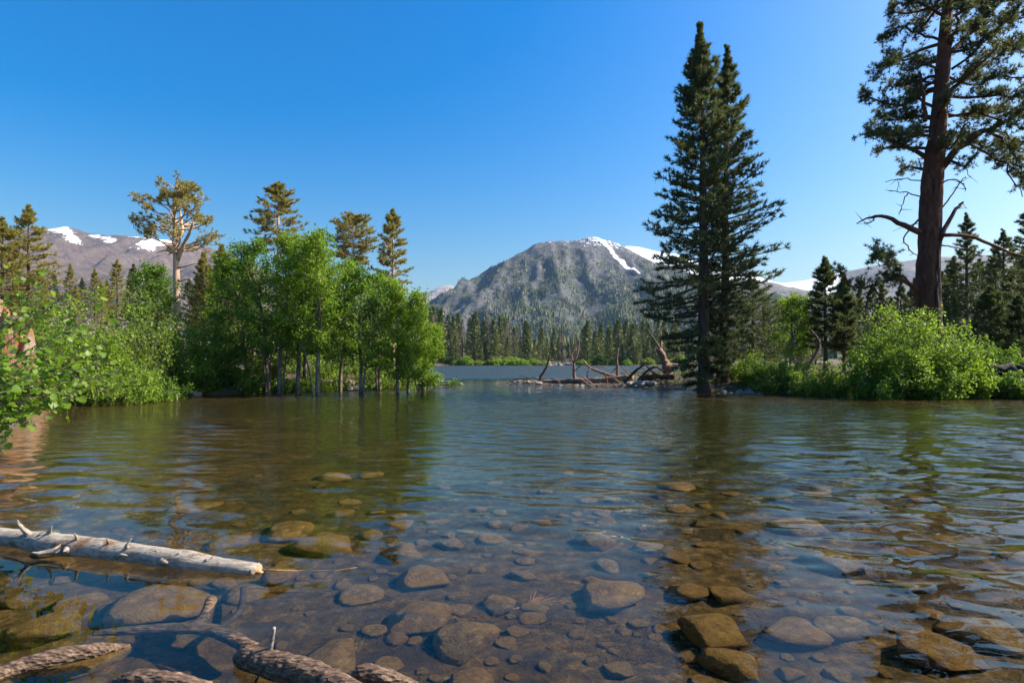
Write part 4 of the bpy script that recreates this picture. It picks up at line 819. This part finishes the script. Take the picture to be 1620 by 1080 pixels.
for k in range(46):
    a = Z3(rng.uniform(560, 1480), 950, 1) * 0; x = rng.uniform(520, 1480); Y = np.interp(x, [520, 800, 1100, 1480], [45.5, 43, 40, 36]) + rng.uniform(-1, 1.6); c = Z3(x, 950, Y); z = max(H1(c[0], c[1]), -.05)
    l = rng.uniform(.4, 1.5); th = rng.normal(0, .7); e = abs(rng.normal(0, .35)) if x > 950 else abs(rng.normal(0, .12)); d = np.array([math.cos(th) * math.cos(e), math.sin(th) * math.cos(e), math.sin(e)]) * l * rng.choice([-1, 1]); d[2] = abs(d[2])
    log('driftwood_stick', [[c[0], c[1], z + .03], [c[0] + d[0] * .5, c[1] + d[1] * .5, z + .06 + d[2] * .6], [c[0] + d[0], c[1] + d[1], z + .05 + d[2]]], rng.uniform(.03, .08), .02, M[('driftwood', 'driftwood_dark', 'driftwood')[k % 3]], 'short weathered stick in the litter of the driftwood bar', 'driftwood', 'sticks on the driftwood bar', 6, n=7, seed=k)
log('driftwood_log', [P(678, 604, 44) * [1, 1, 0] + [0, 0, .05], P(700, 604, 43) * [1, 1, 0] + [0, 0, .12], P(730, 607, 41) * [1, 1, 0] + [0, 0, .04]], .2, .08, M['driftwood_grey'], 'bleached log lying in the channel beside the leafy fallen sapling', 'driftwood', seed=20, stubs=3)
log('driftwood_log', [P(688, 605, 40) * [1, 1, 0] + [0, 0, .02], P(715, 606, 40) * [1, 1, 0] + [0, 0, .1]], .09, .05, M['driftwood_grey'], 'short bleached stick crossing the bleached channel log', 'driftwood', seed=21)
log('fallen_log', [np.array(gpt(1545, 28.5)) + [0, 0, .45], np.array(gpt(1600, 28)) + [0, 0, .5], np.array(gpt(1660, 27.5)) + [0, 0, .5], np.array(gpt(1760, 27)) + [0, 0, .5]], .38, .45, M['charred'], 'thick charred log lying on the bank past the big bush', 'log', seed=22, k=16, n=30, freq=3)
log('fallen_log', [np.array(gpt(160, 30)) + [0, 0, .3], np.array(gpt(215, 31)) + [0, 0, .35]], .2, .17, M['bark_orange'], 'cut reddish log lying on the slope beside the broken stump', 'log', seed=23)
log('fallen_log', [np.array(gpt(1270, 34)) + [0, 0, .1], P(1296, 548, 34.5), P(1283, 522, 35)], .12, .06, M['bark_dark'], 'dark leaning trunk behind the mid green shrub', 'log', seed=24, stubs=3)
log('driftwood_log', [P(262, 632, 24.6) * [1, 1, 0] - [0, 0, .05], P(266, 622, 24.6), P(278, 620, 24.6), P(280, 634, 24.6) * [1, 1, 0] - [0, 0, .1]], .03, .02, M['driftwood_grey'], 'small pale branch looping out of the water under the thicket', 'driftwood', seed=25, k=6)

# broken orange stump
base = np.array(gpt(24, 20.5)); rng = R(41); b = MB(); nz, k = 26, 40; th = np.arange(k) * 2 * math.pi / k
top = 2.3 + .9 * fbm(np.cos(th) * 1.6 + 5, np.sin(th) * 1.6, o=3, seed=2) + 1.0 * np.exp(-((th - 4.9) / .5) ** 2) + .9 * np.exp(-((th - 3.7) / .35) ** 2) - .8 * np.exp(-((th - 5.6) / .4) ** 2)
s = np.linspace(-.1, 1, nz)[:, None]; r_ = (.62 + .35 * np.exp(-np.maximum(s, 0) * 5)) * (1 + .12 * fbm(np.cos(th)[None] * 3 + 0 * s, np.sin(th)[None] * 3 + 0 * s, s * 1.2, seed=6, o=3)) * (1 - .12 * s)
ring = np.stack([r_ * np.cos(th), r_ * np.sin(th), s * top[None]], -1); inner = np.stack([r_[::-1] * .62 * np.cos(th), r_[::-1] * .62 * np.sin(th), s[::-1] * top[None] - .05], -1)
v = np.concatenate([ring, inner]); i = np.arange(2 * nz * k).reshape(2 * nz, k); j = np.roll(i, -1, 1)
b.add(v, np.stack([i[:-1], j[:-1], j[1:], i[1:]], -1).reshape(-1, 4))
t = thing('tree_stump', 'tall broken hollow stump with bright orange weathered wood on the bank', 'stump', base); b.obj('trunk', M['bark_orange'], t)
for k_, a in enumerate((4.2, 5.2, 2.9)):
    e = MB(); d = np.array([math.cos(a), math.sin(a), 0]); e.tube(polyline([d * .6 + [0, 0, .5], d * 1.1 + [0, 0, .15], d * 1.7 + [0, 0, -.1]], 8), np.linspace(.22, .06, 8), 8, .15, k_, 4); e.obj('root', M['bark_orange'], t)

# ------------------------------------------------------------------ foreground: pale log, bark branches, twigs
def onw(px, py, z):                               # pixel to the level z above the water
    Y = (CH - z) * F / (py - HY); return np.array([(px - CX) / F * Y, Y, z])
t_ = MT('pale_wood'); co = t_.coord('Object', (1, 1, 1)); fx = t_.noise(t_.coord('Object', (2, 9, 9)), 4, 7, .7)
t_.color(t_.mix(t_.ramp(t_.noise(co, 5, 5), [(.56, (0, 0, 0)), (.66, (1, 1, 1))]), t_.ramp(fx, [(.3, (.12, .095, .07)), (.48, (.34, .295, .24)), (.68, (.50, .45, .38))]), (.20, .12, .07))); t_.bump(fx, .03); M['pale_wood'] = t_.m
t_ = MT('bark_wet'); co = t_.coord('Object', (.3, 1, 1)); f = t_.noise(co, 45, 7, .75); f2 = t_.n('TexVoronoi', Scale=60.0); t_.l(co, f2.inputs['Vector'])
t_.color(t_.ramp(f, [(.32, (.02, .012, .008)), (.52, (.12, .075, .048)), (.74, (.34, .25, .18))])); t_.b.inputs['Roughness'].default_value = .7; t_.bump(f2.outputs['Distance'], .012); M['bark_wet'] = t_.m
t_ = MT('broken_wood'); t_.color(t_.ramp(t_.noise(t_.coord('Object'), 30, 5), [(.3, (.30, .13, .05)), (.7, (.55, .33, .17))])); M['broken_wood'] = t_.m

pts = [(-6.6, 5.62, .14), (-5.6, 5.36, .09), onw(0, 848, .06), onw(95, 862, .055), onw(190, 873, .045), onw(300, 889, .03), onw(408, 904, .0)]
o0 = np.array(pts[3]); q = polyline(np.array(pts) - o0, 60); rj = np.interp(np.linspace(0, 6, 60), range(7), [.08, .075, .075, .105, .085, .078, .055]); b = MB(); b.tube(q, rj, 26, .20, 8, 7)
lg = thing('fallen_log', 'pale bleached log with broken branch stubs floating at the shore', 'log', o0); wet(b.obj('trunk', M['pale_wood'], lg))
rng = R(8)
for px, py, dx, dz, l, r in ((80, 850, -.2, 1, .17, .018), (92, 848, -.6, .9, .2, .024), (104, 852, .7, .55, .16, .03), (158, 858, .1, .8, .10, .02), (192, 866, .2, .8, .07, .018), (228, 868, .3, .8, .08, .02), (262, 874, .1, .8, .06, .015), (96, 870, -.9, -.1, .22, .03), (112, 868, .2, .2, .12, .03), (175, 880, .3, .1, .1, .022), (238, 892, .4, .05, .12, .028), (285, 885, .3, .7, .06, .015), (330, 890, .5, .4, .06, .014)):
    c = onw(px, py, .05) - o0; i = int(np.argmin(np.hypot(q[:, 0] - c[0], q[:, 1] - c[1]))); s = q[i] + np.array([0, -.03 if dz > .3 else -rj[i] * .8, rj[i] * (.6 if dz > .3 else 0)]); d = np.array([dx, -.35, dz]); d /= np.linalg.norm(d)
    e = MB(); e.tube(polyline([s, s + d * l * .55 + rng.normal(0, .01, 3), s + d * l + rng.normal(0, .02, 3)], 7), np.array([1.7, 1.25, .9, .75, .5, .35, .05]) * r * .8, 8, .7, int(px), 45); wet(e.obj('branch_stub', M['pale_wood'], lg))
e = MB(); e.tube(polyline([q[-1] - [.03, 0, 0], q[-1] + [.05, -.02, .0]], 5), [.056, .05, .034, .02, .004], 12, .9, 3, 26); wet(e.obj('broken_end', M['broken_wood'], lg))
for k in range(1):
    e = MB(); s = q[-1] + [0, -.01, .02]; e.tube(polyline([s, s + [.5, .05 + .05 * k, -.03 + .02 * k], s + [.75 + .15 * k, .14 * k + .05, .06 * k]], 8), np.linspace(.007, .003, 8), 5); wet(e.obj('twig', M['broken_wood'], lg))
rng = R(3)
def bark_log(pts, rr_, lab, extra=(), seed=2, name='bark_branch', k=30, n=90, m='bark_wet'):
    o0 = np.asarray(pts[0], float); q = polyline(np.asarray(pts) - o0, n); b = MB(); b.tube(q, np.interp(np.linspace(0, len(rr_) - 1, n), range(len(rr_)), rr_), k, .13, seed, 26); b.v[-1] += .007 * fbm(b.v[-1][:, 0] * 22, b.v[-1][:, 1] * 60, b.v[-1][:, 2] * 60, 3, seed)[:, None] * np.array([0, -.4, 1.0])
    t = thing(name, lab, 'branch', o0); wet(b.obj('stem', M[m], t))
    for ep, a, c, em in extra:
        e = MB(); e.tube(polyline(np.asarray(ep) - o0, 14), np.linspace(a, c, 14), 10, .2, seed, 14); wet(e.obj('side_branch', M[em], t))
    return t
bark_log([onw(-60, 1095, -.02), onw(20, 1062, -.005), onw(80, 1044, .01), onw(150, 1030, .015), onw(206, 1021, .0)], [.05, .05, .055, .045, .008], 'ragged bark covered log end tapering to a point above the water', seed=5)
bark_log([onw(150, 1020, -.12), onw(215, 1012, -.10), onw(285, 1004, -.07), onw(340, 1008, -.07), onw(400, 1030, -.03)], [.03, .05, .06, .06, .05], 'dark sunken branch with an upright arm between the bark logs',
         [([onw(300, 1004, -.07), onw(322, 985, -.05), onw(335, 948, .005)], .055, .035, 'bark_wet'), ([onw(345, 1010, -.1), onw(380, 985, -.14), onw(385, 950, -.16)], .03, .02, 'driftwood_dark')], seed=6)
bark_log([onw(376, 1042, -.02), onw(395, 1042, .03), onw(450, 1056, .045), onw(510, 1074, .045), onw(580, 1110, .03)], [.03, .062, .07, .065, .06], 'rough tan bark log with one thin upright stick',
         [([P(425, 1042, 2.98), P(428, 1025, 2.97), P(434, 992, 2.95)], .012, .009, 'pale_wood')], seed=7)
bark_log([onw(170, 1085, .0), onw(215, 1076, .045), onw(270, 1080, .05), onw(330, 1092, .03)], [.02, .05, .05, .04], 'reddish bark log lying lowest at the shore between the others', seed=8)
bark_log([onw(542, 1078, .0), onw(575, 1066, .035), onw(610, 1072, .03), onw(660, 1085, -.02)], [.02, .05, .045, .02], 'grey flaky bark chunk resting in the silt at the shore', seed=9)
# sunken twig litter
b = MB(); rng = R(10); A_, B_ = [], []
for _ in range(1500):
    cxp, cyp = [(900, 985), (1000, 1010), (1060, 1020), (760, 960), (480, 960), (560, 1000), (700, 940), (850, 950)][int(rng.integers(8))]
    x, y, z = CX, 0, 0; Y = CH * F / (np.clip(cyp + rng.normal(0, 26), 880, 1090) - HY) * 1.07; x = (cxp + rng.normal(0, 70) - CX) / F * Y * 1.0
    A_.append((x, Y)); B_.append((rng.uniform(.03, .13), rng.normal(.2, .9), rng.normal(.03, .06)))
A_ = np.array(A_); B_ = np.array(B_); za = height(A_[:, 0], A_[:, 1]); pa = np.column_stack([A_, za + .008 + np.abs(rng.normal(0, .012, len(A_)))]); pb = pa + np.column_stack([np.cos(B_[:, 1]) * B_[:, 0], np.sin(B_[:, 1]) * B_[:, 0], B_[:, 2] * B_[:, 0]])
b.prisms(pa, pb, .0024, .0012, 3); o = wet(b.obj('sunken_twigs', M['driftwood_dark'])); o['kind'] = 'stuff'; o['label'] = 'dark litter of fine twigs sunk on the silt'
x, y, z = under(835, 962); b = MB()
for k in range(46):
    a = rng.uniform(.1, 1.5); b.prisms(np.array([0, 0, .02]) + rng.normal(0, .02, 3), np.array([math.cos(a), math.sin(a) * .8, rng.uniform(.1, .45)]) * rng.uniform(.12, .3), .004, .0015, 3)
b.prisms(np.array([-.25, -.1, .0]), np.array([0, 0, .03]), .012, .008, 5)
o = wet(b.obj('sunken_sprig', M['broken_wood'])); o.location = (x, y, H1(x, y)); tag(o, 'reddish needle sprig sunk on the bed between two tan stones', 'sprig')

# ------------------------------------------------------------------ near leafy branches over the water
rng = R(60); root = np.array([-7.9, 7.2, H1(-7.9, 7.2)]); t = thing('leafy_shrub', 'bright round-leaved shrub whose branches reach over the near water', 'shrub', root)
TG = [(165, 492, 6.6), (120, 520, 6.9), (190, 585, 6.4), (150, 600, 6.6), (60, 470, 7.2), (20, 500, 7.2), (80, 440, 7.0), (110, 460, 6.6), (140, 560, 6.8), (90, 590, 6.2), (50, 570, 6.0), (20, 600, 5.9), (120, 630, 6.0), (70, 640, 5.8), (40, 665, 5.7), (15, 690, 5.6), (90, 610, 5.7), (160, 575, 6.0), (30, 550, 6.4), (100, 560, 6.4),
      (60, 610, 5.6), (10, 570, 6.5), (-20, 640, 5.8), (-30, 600, 5.9), (5, 640, 5.6), (140, 590, 6.2), (75, 575, 6.1), (110, 600, 6.1), (20, 440, 7.4), (-20, 480, 7.2), (45, 630, 5.7), (175, 610, 6.2), (35, 600, 5.7), (65, 590, 5.8), (100, 620, 5.8), (130, 610, 5.9), (20, 660, 5.6), (5, 700, 5.5), (55, 655, 5.7), (150, 545, 6.5), (85, 545, 6.4), (10, 620, 5.6), (30, 580, 5.8), (115, 575, 6.0)]
stem = MB(); LP, LD = [], []
for k, (px, py, Y) in enumerate(TG):
    tip = P(px, py, Y) - root; mid = tip * .5 + np.array([rng.normal(0, .12), rng.normal(0, .12), .25 + .1 * rng.random()]); q = polyline([[0, 0, 0], mid * .55 + [0, 0, .15], mid, tip], 16)
    stem.tube(q, np.linspace(.016, .003, 16), 6)
    for j in range(70):
        s = rng.uniform(.5, 1.0); f = s * 15; i = min(14, int(f)); c = q[i] + (q[i + 1] - q[i]) * (f - i); d = (q[i + 1] - q[i]); d /= np.linalg.norm(d); d = d * .5 + rng.normal(0, .6, 3); d /= np.linalg.norm(d)
        l = rng.uniform(.05, .24) * (1.15 - .4 * s); stem.prisms(c, c + d * l, .0025, .0015, 3); LP.append(c + d * l); LD.append(d)
stem.obj('stems', M['bark_aspen'], t)
def leaf_mesh(seed):
    r = R(seed); prof = [(0, .0), (.08, .34), (.3, .5), (.58, .42), (.82, .2), (1, 0)]; v = []; f = []
    for x, w in prof: v += [(x, -w, abs(w) * .22 - .12 * x * x), (x, 0, -.12 * x * x), (x, w, abs(w) * .22 - .12 * x * x)]
    for i in range(5): f += [(3 * i, 3 * i + 1, 3 * i + 4, 3 * i + 3), (3 * i + 1, 3 * i + 2, 3 * i + 5, 3 * i + 4)]
    v = np.array(v) * r.uniform(.9, 1.1, 3); b = MB(); b.add(v, f); return v, np.array(f)
LV = [leaf_mesh(k) for k in range(4)]; LM_ = []
for v, f in LV: b = MB(); b.add(v, f); LM_.append(b.mesh('leaf', M['leaf_near']))
LP = np.array(LP); LD = np.array(LD); px = CX + (LP[:, 0] + root[0]) / (LP[:, 1] + root[1]) * F; order = np.argsort(np.where(px > -5, LP[:, 1], 99)); rest = MB()
from mathutils import Matrix
for rank, i in enumerate(order):
    d = Vector(LD[i]); d.z -= .35; d.normalize(); nrm = Vector(rng.normal(0, .45, 3)) + Vector((.25, -.35, .8)); sdv = nrm.cross(d).normalized(); nrm = d.cross(sdv).normalized()
    s = rng.uniform(.05, .088); mt_ = Matrix((d, sdv, nrm)).transposed()
    if rank < 300:
        o = link('leaf', LM_[rank % 4], t, LP[i]); o.rotation_euler = mt_.to_euler(); o.scale = (s, s, s)
    else:
        v, f = LV[rank % 4]; rest.add((v * s) @ np.array(mt_).T + LP[i], f)
if rest.n: o = rest.obj('leaves', M['leaf_near'], t); o['kind'] = 'stuff'

# ------------------------------------------------------------------ grass and litter of the banks
rng = R(70); n_ = 26000; X = np.concatenate([rng.uniform(-34, -4, n_), rng.uniform(7, 40, n_)]); Y = np.concatenate([rng.uniform(9, 52, n_), rng.uniform(24, 52, n_)]); sdv = water_sd(X, Y)
kp = (sdv < -.4) & (fbm(X * .35, Y * .35, seed=6) > -.05) & (np.abs(X) < Y * 1.0); X, Y = X[kp], Y[kp]; Zg = height(X, Y); b = MB()
D = rng.normal(0, .35, (len(X), 3)) + [0, 0, 1]; b.needles(np.column_stack([X, Y, Zg - .03]), D, rng.uniform(.15, .5, len(X)), .035, rng)
o = b.obj('grass', M['grass'], None, False); o['kind'] = 'stuff'; o['label'] = 'dry green grass tufts on the banks'

# ------------------------------------------------------------------ the air between here and the mountains
def box(x0, x1, y0, y1, z0, z1):
    v = [(x, y, z) for x in (x0, x1) for y in (y0, y1) for z in (z0, z1)]
    return v, [(0, 1, 3, 2), (4, 6, 7, 5), (0, 4, 5, 1), (2, 3, 7, 6), (0, 2, 6, 4), (1, 5, 7, 3)]
me = bpy.data.meshes.new('haze'); me.from_pydata(*[(q) for q in (box(-15000, 15000, -15000, 15000, -12, 860)[0], [], box(0, 1, 0, 1, 0, 1)[1])])
hm = bpy.data.materials.new('haze'); hm.use_nodes = True; nt = hm.node_tree; nt.nodes.remove(nt.nodes['Principled BSDF'])
pv = nt.nodes.new('ShaderNodeVolumePrincipled'); pv.inputs['Color'].default_value = (0.40, 0.66, 1.0, 1); pv.inputs['Density'].default_value = 0.00004; pv.inputs['Anisotropy'].default_value = 0.1
nt.links.new(pv.outputs[0], nt.nodes['Material Output'].inputs['Volume']); me.materials.append(hm)
o = link('haze', me); o['kind'] = 'stuff'; o['label'] = 'thin blue haze filling the valley air'
